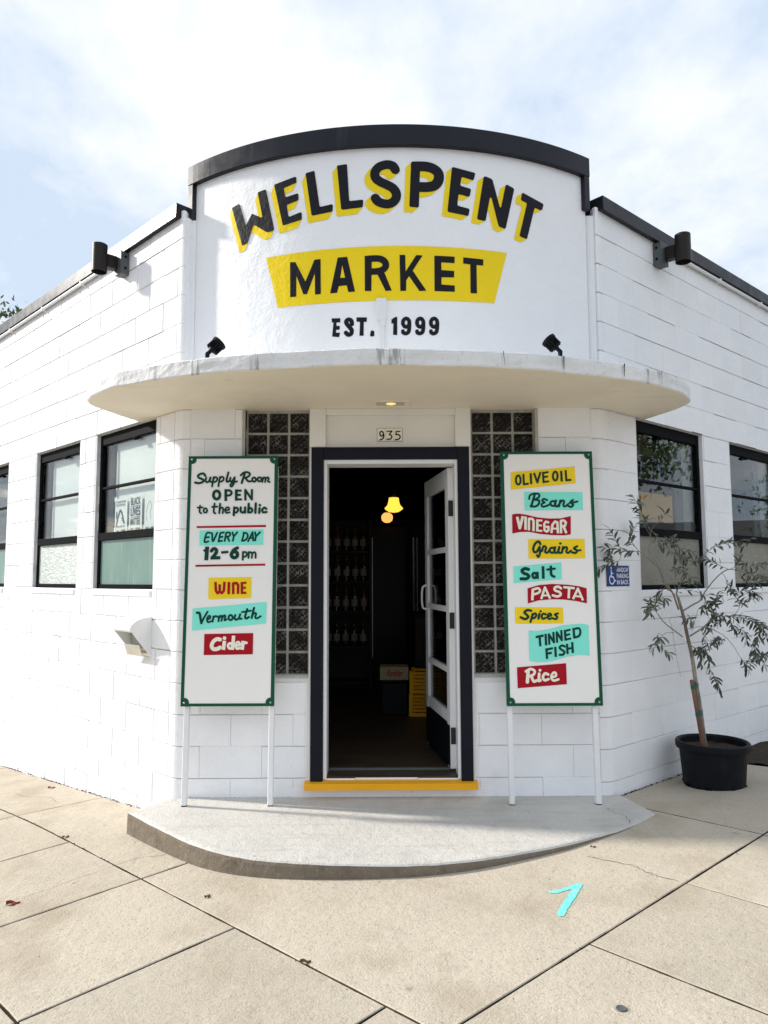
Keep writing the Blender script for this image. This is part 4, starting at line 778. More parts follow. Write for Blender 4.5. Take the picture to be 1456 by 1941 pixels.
q = MB(); q.tube(smooth_line([(DWD - .05, .02, 1.045), (DWD - .05, .052, 1.06), (DWD - .05, .060, 1.14), (DWD - .05, .052, 1.22), (DWD - .05, .02, 1.235)], 5), .008, n=8); q.build('handle', WHITEMET, door)
for z in (1.78, 1.00, .22):
    q = MB(); q.box((-.006, -.024, z - .055), (.002, .020, z + .055)); q.tube([(-.006, -.026, z - .055), (-.006, -.026, z + .055)], .008, n=8); q.build('hinge', HINGE, door)
q = MB(); q.box((.19, -.008, .74), (.42, -.0055, 1.00)); q.build('notice', BLACKPL, door)

# windows
def window(F, a, b, z0, z1, zm, zs, lower, dep=.036):
    q = MB(); t = .040
    q.box((a, dep, z0), (a + t, dep + .07, z1), .003); q.box((b - t, dep, z0), (b, dep + .07, z1), .003)
    q.box((a + t, dep, z1 - .085), (b - t, dep + .07, z1), .003); q.box((a + t, dep, z0), (b - t, dep + .07, z0 + .035), .003)
    w = q.build('window', BLACK, shop, F)
    q = MB(); q.box((a + t, dep - .012, zm - .032), (b - t, dep + .045, zm + .028), .003); q.build('meeting_rail', BLACK, w)
    q = MB(); q.box((a + t, dep + .004, zs - .010), (b - t, dep + .035, zs + .010), .002); q.build('glazing_bar', BLACK, w)
    for s, e, m, y in ((z0 + .035, zm - .032, lower, dep + .012), (zm + .028, zs - .010, GLASS, dep + .02), (zs + .010, z1 - .085, GLASS, dep + .02)):
        p = MB(); p.box((a + t, y, s), (b - t, y + .005, e)); p.build('pane', m, w)
    p = MB(); xm = (a + b) / 2 + (.12 if F is FL else -.12); p.box((xm - .03, dep - .004, z1 - .110), (xm + .03, dep + .012, z1 - .085), .004); p.tube([(xm - .02, dep - .010, z1 - .098), (xm + .02, dep - .010, z1 - .098)], .008, n=6); p.build('sash_lock', BLACK, w)
    p = MB(); p.box((a - .0, -.014, z0 - .055), (b + .0, dep, z0 - .002), .010); p.build('sill', PAINT, w)
    p = MB(); p.box((a, .0, z1 + .001), (b, .08, z1 + .010)); p.build('head_flashing', GREYBOX, w)
    return w
for i, (a, b, z0, z1) in enumerate(WIN_L):
    w = window(FL, a, b, z0, z1, 1.776, 2.167, (FROST_TEAL, FROST_WHITE, FROST_TEAL, FROST_TEAL)[i])
    if i >= 2:
        p = MB(); p.box((a + .045, .112, z0 + .04), (b - .045, .122, z1 - .03)); p.build('window_board', ROOMWALL, w)  # dark board added behind the glass to keep sun off the floor
    if i < 2:
        p = MB(); p.box((a + .165, .100, z0 + .04), (b - .046, .108, z1 - .03)); p.build('window_board', BLIND, w)
        p = MB(); p.box((a + .05, .112, z0 + .04), (a + .165, .120, z1 - .03)); p.build('blind_edge', GREYBOX, w); p = MB(); p.tube([(a + .178, .084, 1.83), (a + .172, .082, z1 - .09)], .010, n=7); p.build('blind_wand', BLACK, w)
for i, (a, b, z0, z1) in enumerate(WIN_R):
    w = window(FR, a, b, z0, z1, 1.770, 2.150, FROST_GREY)
    if i == 0:
        p = MB(); p.box((a + .02, .128, 1.862), (b - .30, .138, 2.085)); p.build('window_board', OCHRE, w)
    p = MB(); p.box((b - .175, .165, z0), (b - .05, .178, z1)); p.build('blind_edge', GREYBOX, w)
    p = MB(); p.box((a, .55, 2.50), (b + .2, .62, 2.58)); p.build('ceiling_beam', BEIGE, w)

# ---------------------------------------------------------------- the two painted sign boards on posts
def sign_board(x, W, H, z0, data, label, posts, base_y, lean):
    t = thing('sign_board', label, 'sign', (x, base_y, 0), (-lean, 0, 0), 'sign boards beside the doorway')
    Z = Matrix.Translation((0, 0, z0))
    q = MB(); q.box((0, 0, 0), (W, .018, H), .002); q.build('panel', GREEN, t, Z)
    e = .0045
    q = MB(); q.add([(e, -.0015, e), (W - e, -.0015, e), (W - e, -.0015, H - e), (e, -.0015, H - e)], [(0, 1, 2, 3)]); q.build('face', SIGNWHITE, t, Z)
    bw = .0215; R = lambda a, b, c, d: [Vector((a, b)), Vector((c, b)), Vector((c, d)), Vector((a, d))]
    polys = [R(0, 0, W, bw * .85), R(0, H - bw * .85, W, H), R(0, 0, bw, H), R(W - bw, 0, W, H)]
    for cx in (0.024, W - .024):
        for cz in (.024, H - .024):
            polys.append([Vector((cx + .030 * math.cos(k * math.pi / 9), cz + .030 * math.sin(k * math.pi / 9))) for k in range(18)])
    polys = [[Vector((min(max(p.x, 0), W), min(max(p.y, 0), H))) for p in q] for q in polys]
    link('border', flat_mesh('border', polys, GREEN, lambda p: Vector((p.x, -.0040, p.y))), t, Z)
    for cx in (.023, W - .023):
        for cz in (.023, H - .023):
            q = MB(); q.lathe(((0, .006), (.004, .0055), (.0065, .002), (.007, 0)), 10, Matrix.Translation((cx, -.004, cz)) @ Matrix.Rotation(math.radians(90), 4, 'X')); q.build('screw', STEEL, t, Z, True)
    M = {'green': GREEN_TXT, 'green_script': GREEN_TXT, 'teal': TEAL, 'yellow': YELLOW, 'red': RED, 'red_text': RED, 'cream': CREAM_TXT}
    for key in data:
        if key in ('teal', 'yellow', 'red'):
            for it in data[key]: link('colour_patch', flat_mesh('colour_patch', item_polys(it), M[key], lambda p: Vector((p.x, -.0036, p.y))), t, Z)
        else:
            for w_ in words(data[key], .0075, .0015): link('lettering', flat_mesh('lettering', w_, M[key], lambda p: Vector((p.x, -.0062, p.y))), t, Z)
    for px in posts:
        q = MB(); q.box((px - .017, .0185, .006), (px + .017, .0525, z0 + H * .96), .003); p = q.build('post', POSTW, t)
        q = MB(); q.box((px - .0155, .020, .0), (px + .0155, .051, .006)); q.build('foot', BLACKPL, p)
LEAN = math.radians(2.9)
sign_board(-1.312, .600, 1.640, .622, LEFT_BOARD, 'tall green bordered board reading Supply Room open to the public, left of the door', (.034, .582), -.220, LEAN)
sign_board(.784, .617, 1.668, .616, RIGHT_BOARD, 'tall green bordered board listing olive oil, beans, pasta and rice, right of the door', (.022, .572), -.220, LEAN)

# ---------------------------------------------------------------- wall lamps, spotlights, hood, plates
def wall_lamp(F, s, z, label, side):
    t = thing('wall_lamp', label, 'lamp', group='cylinder lamps under the coping'); t.matrix_world = F @ Matrix.Translation((s, 0, z))
    bx = .03 * side
    q = MB(); q.box((bx - .05, -.062, -.095), (bx + .05, -.001, .085), .004); q.box((bx - .056, -.072, -.095), (bx + .056, -.0625, .088), .002)
    j = q.build('junction_box', GREYBOX, t)
    q = MB()
    for zz_ in (.045, -.045):
        q.lathe(((0, .004), (.011, .003), (.012, 0)), 12, Matrix.Translation((bx - side * .0 + .05 * (1 if side > 0 else -1) * 1, -.032, zz_)) @ Matrix.Rotation(math.radians(90) * (1 if side > 0 else -1), 4, 'Y'))
    q.build('knockout', BLACKPL, j)
    q = MB(); q.box((-.034, -.155, -.055), (.034, -.0725, .050), .006); q.build('arm', BRONZE, t)
    q = MB(); T = Matrix.Translation((0, -.205, 0))
    q.lathe(((0, .115), (.052, .115), (.058, .110), (.058, -.105), (.055, -.105), (.054, -.04), (0, -.04)), 32, T); q.build('shade', BRONZE, t, None, False)
    return t
wall_lamp(FL, -.905, 3.905, 'bronze cylinder lamp on the sunlit block wall left of the curved parapet', 1)
wall_lamp(FR, .875, 3.935, 'bronze cylinder lamp on the shaded block wall right of the curved parapet', -1)
def spotlight(x, y, label, aim, sticker):
    t = thing('spotlight', label, 'spotlight', (x, y, 2.702), group='spotlights on the canopy')
    q = MB(); q.tube([(0, 0, -.004), (0, 0, .045)], .0125, n=12); q.lathe(((0, .052), (.010, .05), (.014, .045), (.014, .032), (.0125, .030)), 12); q.build('stem', BLACKPL, t)
    a = Vector(aim).normalized(); b0 = Vector((0, 0, .045))
    q = MB(); q.tube([b0, b0 + a * .035], .012, n=10); q.tube([b0 + Vector((0, -.015, .002)), b0 + Vector((0, .015, .002))], .007, n=8); q.build('knuckle', BLACKPL, t)
    M = Matrix.Translation(b0 + a * .028) @ a.to_track_quat('Z', 'Y').to_matrix().to_4x4()
    q = MB(); q.lathe(((0, 0), (.014, .0), (.020, .012), (.031, .045), (.038, .062), (.044, .063), (.045, .078), (.040, .079), (.036, .070), (0, .066)), 28, M); h = q.build('lamp_head', BLACKPL, t)
    q = MB()
    for k in range(14):
        r = M @ Matrix.Rotation(k * 2 * math.pi / 14, 4, 'Z'); q.box((.0175, -.0016, .010), (.040, .0016, .062), 0, r @ Matrix.Rotation(math.radians(-0), 4, 'Y'))
    q.build('cooling_fin', BLACKPL, h)
    if sticker:
        q = MB(); r = M @ Matrix.Rotation(math.radians(sticker), 4, 'Z'); q.add([r @ Vector(p) for p in ((.0285, -.012, .024), (.0285, .012, .024), (.0415, .012, .050), (.0415, -.012, .050))], [(0, 1, 2, 3)]); q.build('sticker', WHITE, h)
spotlight(-1.03, -.80, 'black spotlight on a stem at the sunlit end of the canopy top', (.62, .25, .72), 0)
spotlight(1.03, -.82, 'black spotlight with a white sticker on the canopy top', (-.60, .25, .76), 250)
# sheet metal vent hood on the left wall
vt = thing('vent_hood', 'white sheet metal vent hood on the sunlit wall below the windows', 'vent'); vt.matrix_world = FL @ Matrix.Translation((-.585, 0, .886))
Wv, Hv, Dv = .255, .285, .165
prf = [(0, Hv)] + [(-Dv * math.sin(k * .5 * math.pi / 8) * 1.0, Hv - .085 * (1 - math.cos(k * .5 * math.pi / 8))) for k in range(1, 9)]
v = [(x, y, z) for x in (0, Wv) for y, z in prf]; n_ = len(prf)
q = MB(); q.add(v, [(i, i + 1, n_ + i + 1, n_ + i) for i in range(n_ - 1)])
q.add([(x, y - .0, z) for x in (0, Wv) for y, z in ((prf[-1][0], prf[-1][1]), (prf[-1][0] + .012, prf[-1][1] - .014))], [(0, 1, 3, 2)])
for x in (0, Wv): q.add([(x, y, z) for y, z in prf] + [(x, 0, 0)], [tuple(range(n_ + 1))])
hood = MB.build(q, 'hood', WHITEMET, vt); sm = hood.modifiers.new('thickness', 'SOLIDIFY'); sm.thickness = .0025; sm.offset = -1
q = MB(); q.box((.004, -.004, .004), (Wv - .004, .002, Hv - .01)); q.build('back_plate', BEIGE, vt)
q = MB(); q.box((.02, -.03, .05), (Wv - .02, -.004, .16), .003); q.box((.015, -.055, .03), (Wv - .015, -.05, .11), 0, Matrix.Rotation(math.radians(18), 4, 'X')); q.build('flap', BEIGE, vt)
# blue parking plate
def plate_text(body, x, z, w, h, bold, m, parent, y=-.006):
    return link('lettering', text_mesh('lettering', body, m, w, h, bold, lambda p: Vector((x + p.x, y, z + p.y))), parent)
bp = thing('parking_sign', 'small blue enamel plate with a white wheelchair symbol behind the olive branches', 'sign'); bp.matrix_world = FR @ Matrix.Translation((.008, -.001, 1.374))
q = MB(); q.box((0, -.004, 0), (.282, 0, .142), .001); q.build('plate', BLUE, bp)
for b_, z in (('HANDICAP', .097), ('PARKING', .055), ('IN BACK', .012)): plate_text(b_, .118, z, .148, .032, .02, WHITE, bp)
S2 = lambda *p: [Vector(q) for q in p]
wp = stroke_polys(S2((.050, .108), (.050, .066), (.076, .062), (.088, .036), (.100, .040)), .010) + stroke_polys(S2((.050, .088), (.072, .088)), .008)
wp += stroke_polys([Vector((.056 + .030 * math.cos(a), .046 + .030 * math.sin(a))) for a in [math.radians(d_) for d_ in range(120, 345, 15)]], .009)
wp += [[Vector((.050 + .009 * math.cos(k * .7), .124 + .009 * math.sin(k * .7))) for k in range(9)]]
link('wheelchair_symbol', flat_mesh('wheelchair_symbol', wp, WHITE, lambda p: Vector((p.x, -.006, p.y))), bp)
# house number: three enamel tiles
hn = thing('house_number', 'cream tile house number 935 on the panel over the door', 'number sign', (-.0425, .0185, 2.381))
q = MB(); q.box((-.004, -.004, -.004), (.174, .0, .090), .001); q.build('holder', GROUT, hn)
for k in range(3): q = MB(); q.box((.0005 + k * .0567, -.010, .0), (.0555 + k * .0567, -.0042, .0855), .0015); q.build('digit_tile', CREAM_TXT, hn)
link('lettering', flat_mesh('lettering', [p for it in NUM for p in item_polys(it)], INK, lambda p: Vector((p.x + .0425, -.013, p.y - 2.381))), hn)
# a grey meter tag scratched high on the right wall corner
# posters behind the glass
PW = frame(LC, -DL, -NL)
def poster(s0, z0, w, h, label):
    t = thing('poster', label, 'poster', group='posters taped behind the window glass'); t.matrix_world = FL @ Matrix.Translation((s0, .074, z0))
    q = MB(); q.box((0, -.0025, 0), (w, -.0015, h)); q.build('sheet', PAPER, t)
    q = MB()
    for cx, cz in ((-.012, -.012), (-.012, h - .02), (w - .02, -.012), (w - .02, h - .02)): q.box((cx, -.0035, cz), (cx + .032, -.0028, cz + .032))
    q.build('tape', PAPER, t); return t
p2 = poster(-.858, 1.826, .200, .250, 'white poster reading Black Lives Matter, middle of the three in the window')
def lt(body, x, z, w, h, b_, par): return link('lettering', text_mesh('lettering', body, INK, w, h, b_, lambda p: Vector((x + p.x, -.0055, z + p.y))), par)
lt('BLACK', .024, .176, .152, .058, .02, p2); lt('LIVES', .024, .092, .152, .068, .02, p2); lt('MATTER', .024, .022, .152, .054, .02, p2)
q = MB(); q.box((.022, -.0055, .165), (.178, -.0048, .1685)); q.box((.022, -.0055, .0815), (.178, -.0048, .085)); q.build('rule', INK, p2)
p1 = poster(-1.100, 1.822, .205, .250, 'white poster with a bold black arch drawing, nearest the window frame')
ap = stroke_polys([q.to_2d() for q in smooth_line([(.028, .035, 0), (.055, .10, 0), (.092, .152, 0), (.128, .115, 0), (.158, .050, 0)], 6)], .016) + stroke_polys(S2((.030, .090), (.033, .140)), .013)
for r_, zr, hh in ((0, .212, .016), (1, .186, .018), (2, .02, .012)):
    x = .022
    while x < .175:
        w_ = random.uniform(.006, .014); k = random.random()
        ap += stroke_polys(S2((x, zr + random.uniform(-.002, .002)), (x + w_ * .4, zr + hh), (x + w_, zr + (0 if k > .4 else hh * .6))), .0035); x += w_ + .006
ap += stroke_polys(S2((.118, .092), (.142, .080)), .012) + stroke_polys(S2((.130, .100), (.128, .070)), .009)
link('drawing', flat_mesh('drawing', ap, INK, lambda p: Vector((p.x, -.0055, p.y))), p1)
p3 = poster(-.618, 1.822, .190, .250, 'white poster with a thin line drawing, half hidden by the window jamb')
ap = stroke_polys([q.to_2d() for q in smooth_line([(.04, .05, 0), (.03, .10, 0), (.05, .16, 0), (.085, .19, 0), (.11, .15, 0), (.09, .11, 0), (.10, .06, 0)], 6)], .003)
link('drawing', flat_mesh('drawing', ap, INK, lambda p: Vector((p.x, -.0055, p.y))), p3)

# ---------------------------------------------------------------- potted olive tree
PX, PY = 2.29, .262; PZ = gz(PX, PY)
pot = thing('plant_pot', 'black plastic nursery pot holding the olive tree', 'pot', (PX, PY, PZ - .008))
q = MB(); q.lathe(((0, .004), (.190, .004), (.200, 0), (.202, .02), (.205, .06), (.222, .262), (.214, .262), (.205, .200), (0, .2)), 48); body = q.build('body', POTM, pot)
q = MB(); q.lathe(((.2225, .246), (.238, .250), (.244, .262), (.245, .292), (.238, .302), (.226, .302), (.217, .292), (.215, .240)), 48); q.build('rim', POTM, pot)
q = MB()
for k in range(8):
    a = k * math.pi / 4 + .2; q.box((-.02, -.0035, .004), (.02, .003, .022), .001, Matrix.Rotation(a, 4, 'Z') @ Matrix.Translation((0, -.2045, 0)))
q.build('drain_slot', BLACK, body)
sv = []; sf = []
for i in range(7):
    for j in range(24):
        r = .212 * i / 6; a = j * math.pi / 12; sv.append((r * math.cos(a), r * math.sin(a), .252 + noise.noise((r * math.cos(a) * 22, r * math.sin(a) * 22, 1)) * .014))
for i in range(6):
    for j in range(24): sf.append((i * 24 + j, (i + 1) * 24 + j, (i + 1) * 24 + (j + 1) % 24, i * 24 + (j + 1) % 24))
link('potting_soil', mesh('potting_soil', sv, sf, SOIL, True), pot)
TO = Vector((2.222, .216, .25))
tree = thing('olive_tree', 'young leaning olive tree with sparse grey green leaves in a black pot', 'tree', TO)
st = thing('stake', 'slim brown wooden stake tied to the olive trunk', 'stake', Vector(STAKE[0]) / 1000)
b_ = Vector(STAKE[1]) / 1000 - Vector(STAKE[0]) / 1000
q = MB(); q.tube([b_ * (k / 8) for k in range(9)], .013, n=8); q.build('pole', STAKEM, st)
trunk_pts = [Vector(TREE[0][3][i:i + 3]) / 1000 for i in range(0, len(TREE[0][3]), 3)]
for zt in (.690, .505):
    for a, c in zip(trunk_pts, trunk_pts[1:]):
        if a.z <= zt <= c.z: tp_ = a.lerp(c, (zt - a.z) / (c.z - a.z))
    s0 = Vector(STAKE[0]) / 1000; sp_ = s0 + b_ * ((zt - s0.z) / b_.z); q = MB(); cen = (tp_ + sp_) / 2; ax = (tp_ - sp_); ln_ = ax.length / 2 + .020; ax.normalize(); ay = Vector((-ax.y, ax.x, 0)); lp = []
    for k in range(20):
        a = k * math.pi / 10; lp.append(cen + ax * (ln_ * math.cos(a)) + ay * (.021 * math.sin(a)) - s0)
    vv = []; n_ = len(lp)
    for p in lp: vv += [p + Vector((0, 0, -.013)), p + Vector((0, 0, .013))]
    q.add(vv, [(2 * i, 2 * ((i + 1) % n_), 2 * ((i + 1) % n_) + 1, 2 * i + 1) for i in range(n_)]); q.build('tie', TAPE, st)
def leaf_mesh(i):
    L, Wd = ((.060, .0068), (.052, .0075), (.046, .0058))[i % 3]
    v = []; f = []; pr = (0, .55, .95, 1.0, .75, 0); n = len(pr); cu = .10 + .05 * i
    for k, w in enumerate(pr):
        x = L * k / (n - 1); z = -cu * x * x / L * 2.2
        v += [(x, -Wd * w - .0004, z + Wd * w * .45), (x, 0, z), (x, Wd * w + .0004, z + Wd * w * .45)]
    for k in range(n - 1):
        for t in range(2): f.append((3 * k + t, 3 * k + 3 + t, 3 * k + 4 + t, 3 * k + 1 + t))
    return mesh('leaf', v, f, LEAFM if i < 3 else LEAFU, True)
LM = [leaf_mesh(i) for i in range(4)]
rt = random.Random(11); leaves = []
for bi, (ra, rb, ls, co) in enumerate(TREE):
    P = [Vector(co[i:i + 3]) / 1000 - TO for i in range(0, len(co), 3)]
    S = smooth_line(P, 6) if bi else P
    if bi == 0:
        P = [P[0] + Vector((.012, .0, -.02))] + P; S = smooth_line(P, 4)
    q = MB(); q.tube(S, (ra + (5 if bi == 0 else 0)) / 1000 * .78, rb / 1000 * .78, n=10 if ra > 5 else 5); q.build('trunk' if bi == 0 else 'branch', BARK if bi < 3 else TWIG, tree, None, True)
    if ls >= 1.5: continue
    ln_ = sum((b - a).length for a, b in zip(S, S[1:])); acc = 0; nxt = ln_ * ls + .01; k = 0
    for a, b in zip(S, S[1:]):
        sl = (b - a).length
        while acc + sl >= nxt:
            p = a.lerp(b, (nxt - acc) / sl); d = (b - a).normalized(); side = d.orthogonal().normalized(); ang = (k % 2) * 1.57 + rt.uniform(-.5, .5)
            for sg in (-1, 1):
                if rt.random() < .22: continue
                sv_ = Matrix.Rotation(ang, 3, d) @ side * sg; x = (d * rt.uniform(.35, 1.1) + sv_ * rt.uniform(.6, 1.0) + Vector((0, 0, -.12))).normalized()
                leaves.append((p, x, rt.uniform(.85, 1.3)))
            k += 1; nxt += rt.uniform(.011, .027)
        acc += sl
    leaves.append((S[-1], (S[-1] - S[-2]).normalized(), 1.1))
def leaf_matrix(p, x, s):
    up = Vector((rt.uniform(-.8, .8), rt.uniform(-1.4, .3), .8)).normalized(); y = up.cross(x)
    if y.length < .05: y = Vector((0, 1, 0)).cross(x)
    y.normalize(); z = x.cross(y)
    return Matrix(((x.x * s, y.x * s, z.x * s, p.x), (x.y * s, y.y * s, z.y * s, p.y), (x.z * s, y.z * s, z.z * s, p.z), (0, 0, 0, 1)))
rest = MB(); order = sorted(range(len(leaves)), key=lambda i: leaves[i][0].y + rt.random() * .3)
for n_, i in enumerate(order):
    M = leaf_matrix(*leaves[i]); me = LM[rt.choice((0, 0, 1, 1, 2, 3))]
    if n_ < 300: link('leaf', me, tree, M)
    else: rest.add([M @ v.co for v in me.vertices], [tuple(q.vertices) for q in me.polygons])
if rest.v:
    o = link('foliage', mesh('foliage', rest.v, rest.f, LEAFM, True), tree); o['kind'] = 'stuff'
print('olive leaves', len(leaves))

# ---------------------------------------------------------------- inside the doorway
def pend(name, label, x, y, z, prof, m):
    t = thing(name, label, 'lamp', (x, y, z))
    q = MB(); q.lathe(prof, 28); q.build('lamp_shade', m, t, None, True)
    q = MB(); top_ = max(p[1] for p in prof); q.tube([(0, 0, top_), (0, 0, 2.915 - z)], .004, n=6); q.lathe(((0, top_ + .09), (.022, top_ + .085), (.024, top_ + .01), (0, top_ - .002)), 14); q.build('cord', BLACKPL, t); return t
pend('pendant_lamp', 'lit amber pendant lamp with a bell shaped glass shade inside the doorway', .102, 2.6, 2.14, ((.0, -.03), (.05, -.022), (.09, .004), (.096, .016), (.085, .028), (.066, .050), (.056, .085), (.050, .125), (.0, .13)), AMBER)
pend('pendant_lamp', 'lit orange pendant lamp with a round glass globe inside the doorway', .036, 3.6, 2.14, ((0, -.062), (.03, -.058), (.06, -.035), (.068, 0), (.062, .03), (.035, .055), (0, .06)), AMBER2)
# shelves with bottles on the far side of the room
shf = thing('shelf_unit', 'dark wooden shelf unit with bottles deep inside the doorway', 'shelf', (-1.15, 3.55, .128))
SH = mat('dark_shelf_wood', (.035, .026, .020), .6, .2, 6)
q = MB()
for x in (0, .98): q.box((x, 0, 0), (x + .02, .35, 2.0))
q.box((.02, .34, 0), (.98, .35, 2.0)); q.build('case', SH, shf)
for z in (.1, .5, .9, 1.25, 1.6): q = MB(); q.box((.02, .0, z), (.98, .34, z + .022)); q.build('shelf', SH, shf)
bt = MB(); bt.lathe(((0, 0), (.036, 0), (.038, .01), (.038, .17), (.032, .195), (.015, .225), (.0135, .285), (.016, .287), (.016, .30), (0, .30)), 14)
lb = MB(); lb.lathe(((.0384, .06), (.0384, .14)), 14)
bme = [bt.me('bottle', BOTTLE, True), bt.me('bottle', BOTTLE2, True)]; lme = lb.me('bottle_label', PAPERLBL, True)
for z in (.522, .922, 1.272, 1.622):
    for k in range(9):
        o = link('bottle', bme[(k * 7 + int(z * 10)) % 2]); o.location = (-1.15 + .08 + k * .103 + random.uniform(-.01, .01), 3.63 + random.uniform(-.03, .06), .129 + z); tag(o, ('dark green', 'amber')[(k * 7 + int(z * 10)) % 2] + ' wine bottle on the ' + {.522: 'second lowest', .922: 'middle', 1.272: 'second highest', 1.622: 'highest'}[z] + ' shelf inside the doorway', 'bottle', 'bottles on the shelves inside')
        link('bottle_label', lme, o)
FRIDGEG = mat('dim_fridge_glass', (.006, .008, .010), .3, .2, 3, spec=.08)
fr = thing('drinks_fridge', 'dark glass fronted fridge with upright steel handles inside the doorway', 'fridge', (-.02, 4.0, .128))
q = MB(); q.box((-.28, .05, 0), (.95, .60, 2.02), .01); q.build('cabinet', BLACKPL, fr)
for k, x in enumerate((-.27, .345)):
    q = MB(); q.box((x, .0, .12), (x + .60, .045, 1.98), .006); dr = q.build('door', BLACK, fr); q = MB(); q.box((x + .05, -.004, .17), (x + .55, -.001, 1.93)); q.build('pane', FRIDGEG, dr)
    hx = x + .10 if k == 0 else x + .03; q = MB(); q.tube([(hx, -.05, .35), (hx, -.05, 1.80)], .010, n=10); q.tube([(hx + .045, -.03, .35), (hx + .045, -.03, 1.80)], .006, n=8)
    for z in (.45, 1.65): q.tube([(hx, -.05, z), (hx, 0, z)], .008, n=8)
    q.build('handle', STEEL, dr)
ct = thing('counter', 'dark shop counter inside the doorway beside the yellow crates', 'counter', (.33, 3.1, .128))
q = MB(); q.box((.0, 0, 0), (1.2, .6, .88), .01); q.build('body', SH, ct); q = MB(); q.box((-.02, -.02, .88), (1.22, .62, .92), .004); q.build('top', BLACKPL, ct)
def crate(x, y, z, label):
    t = thing('crate', label, 'crate', (x, y, z), (0, 0, math.radians(-6)), 'yellow crates stacked inside the doorway')
    q = MB(); w, d, h = .40, .30, .20; q.box((0, 0, 0), (w, d, .012))
    for zz_ in range(6):
        z0 = .012 + zz_ * .033
        for a, b in (((0, 0), (w, .012)), ((0, d - .012), (w, d)), ((0, .012), (.012, d - .012)), ((w - .012, .012), (w, d - .012))): q.box((a[0], a[1], z0), (b[0], b[1], z0 + .022))
    q.build('slatted_side', CRATE, t)
    for a in ((-.006, -.006), (w - .03, -.006), (-.006, d - .03), (w - .03, d - .03)):
        q = MB(); q.box((a[0], a[1], 0), (a[0] + .036, a[1] + .036, h + .01), .003); q.build('corner_post', CRATE, t)
crate(.235, 2.10, .129, 'bottom yellow plastic crate of the stack behind the open door')
crate(.242, 2.11, .341, 'top yellow plastic crate of the stack behind the open door')
cbx = thing('cardboard_box', 'cream cardboard box with red script lettering inside the doorway', 'box', (-.045, 2.22, .452))
q = MB(); q.box((0, 0, 0), (.275, .22, .125), .002); q.build('carton', CARD, cbx)
link('lettering', text_mesh('lettering', 'Rambler', RED, .15, .062, .012, lambda p: Vector((.065 + p.x + p.y * .2, -.003, .035 + p.y))), cbx)
bb = thing('black_bin', 'black box standing under the cream cardboard box inside the doorway', 'bin', (-.03, 2.16, .128))
q = MB(); q.box((0, 0, 0), (.25, .30, .320), .01); q.build('body', BLACKPL, bb)
q = MB(); q.box((.006, -.004, .296), (.244, .004, .322), .002); q.build('lip', BLACK, bb)

# ---------------------------------------------------------------- small things on the ground
def dead_leaf(x, y, r, m, label, s=1.0):
    v = []; f = []
    for k in range(7):
        a = k / 6; w = math.sin(math.pi * min(1, a * .9 + .08)) * .017 * s
        v += [((a - .5) * .055 * s, -w, .010 * s * math.sin(a * 5)), ((a - .5) * .055 * s, 0, .002), ((a - .5) * .055 * s, w, .013 * s * math.cos(a * 3))]
    for k in range(6):
        for t in range(2): f.append((3 * k + t, 3 * k + 3 + t, 3 * k + 4 + t, 3 * k + 1 + t))
    o = link('fallen_leaf', mesh('fallen_leaf', v, f, m, True)); o.location = (x, y, gz(x, y) + .004); o.rotation_euler = (.12, -.1, r)
    tag(o, label, 'leaf', 'dry leaves fallen on the sidewalk')
dead_leaf(-1.815, -1.265, .3, REDLEAF, 'curled dark red leaf on the sidewalk near the picture edge', 1.15)
dead_leaf(-.866, -1.281, 1.2, DEADLEAF, 'curled brown leaf on the big corner slab in front of the step', .75)
dead_leaf(-2.679, 1.075, .5, REDLEAF, 'small rust red leaf on the sidewalk close to the sunlit wall', 1.0)
dead_leaf(-1.971, -.31, .9, DEADLEAF, 'small dark brown leaf lying in the long sidewalk joint', .8)
dead_leaf(-.318, -1.945, .2, DEADLEAF, 'bent brown leaf caught in the joint of the front slabs', .8)
dead_leaf(1.128, -.86, .2, DEADLEAF, 'thin dark leaf at the foot of the step below the right sign', .55)
dead_leaf(2.72, 1.02, .8, mat('yellow_leaf', (.50, .38, .04), .7, .2, 40), 'yellow leaf on the soil strip behind the pot', .7)
# twigs, chips and crumbs
cr = MB(); rc = random.Random(5)
def crumb(x, y, z, s):
    a = rc.random() * 6; cr.box((-s, -s * .6, 0), (s, s * .6, s * .8), 0, Matrix.Translation((x, y, z)) @ Matrix.Rotation(a, 4, 'Z') @ Matrix.Rotation(rc.uniform(-.3, .3), 4, 'X'))
for k in range(150):
    s = rc.uniform(-3.2, 6); p = Lp(s if s > -.7 else -s * .8, J1 + rc.uniform(-.012, .012)); crumb(p.x, p.y, gz(p.x, p.y) - .003, rc.uniform(.0015, .0045))
for k in range(120):
    s = rc.uniform(-2.2, 2); p = Rp(s, J2 + rc.uniform(-.012, .012)); crumb(p.x, p.y, gz(p.x, p.y) - .003, rc.uniform(.0012, .0035))
for k in range(260):
    p = Lp(rc.uniform(-.0, 4), .004 + abs(rc.gauss(0, .012))); crumb(p.x, p.y, gz(p.x, p.y) - .002, rc.uniform(.002, .006))
for k in range(200):
    p = Rp(rc.uniform(.02, 1.6), .004 + abs(rc.gauss(0, .012))); crumb(p.x, p.y, gz(p.x, p.y) - .002, rc.uniform(.002, .006))
for k in range(90):
    x = rc.uniform(-1.3, 1.45); crumb(x, -.004 - abs(rc.gauss(0, .006)), -.001, rc.uniform(.001, .003))
for k in range(70):
    x, y = rc.uniform(-2.2, 2.2), rc.uniform(-2.4, -.1)
    if y > -1.2 and abs(x) < 1.4: z = .0005
    else: z = gz(x, y)
    crumb(x, y, z, rc.uniform(.001, .0028))
deb = cr.build('dirt', DIRT); deb['kind'] = 'stuff'
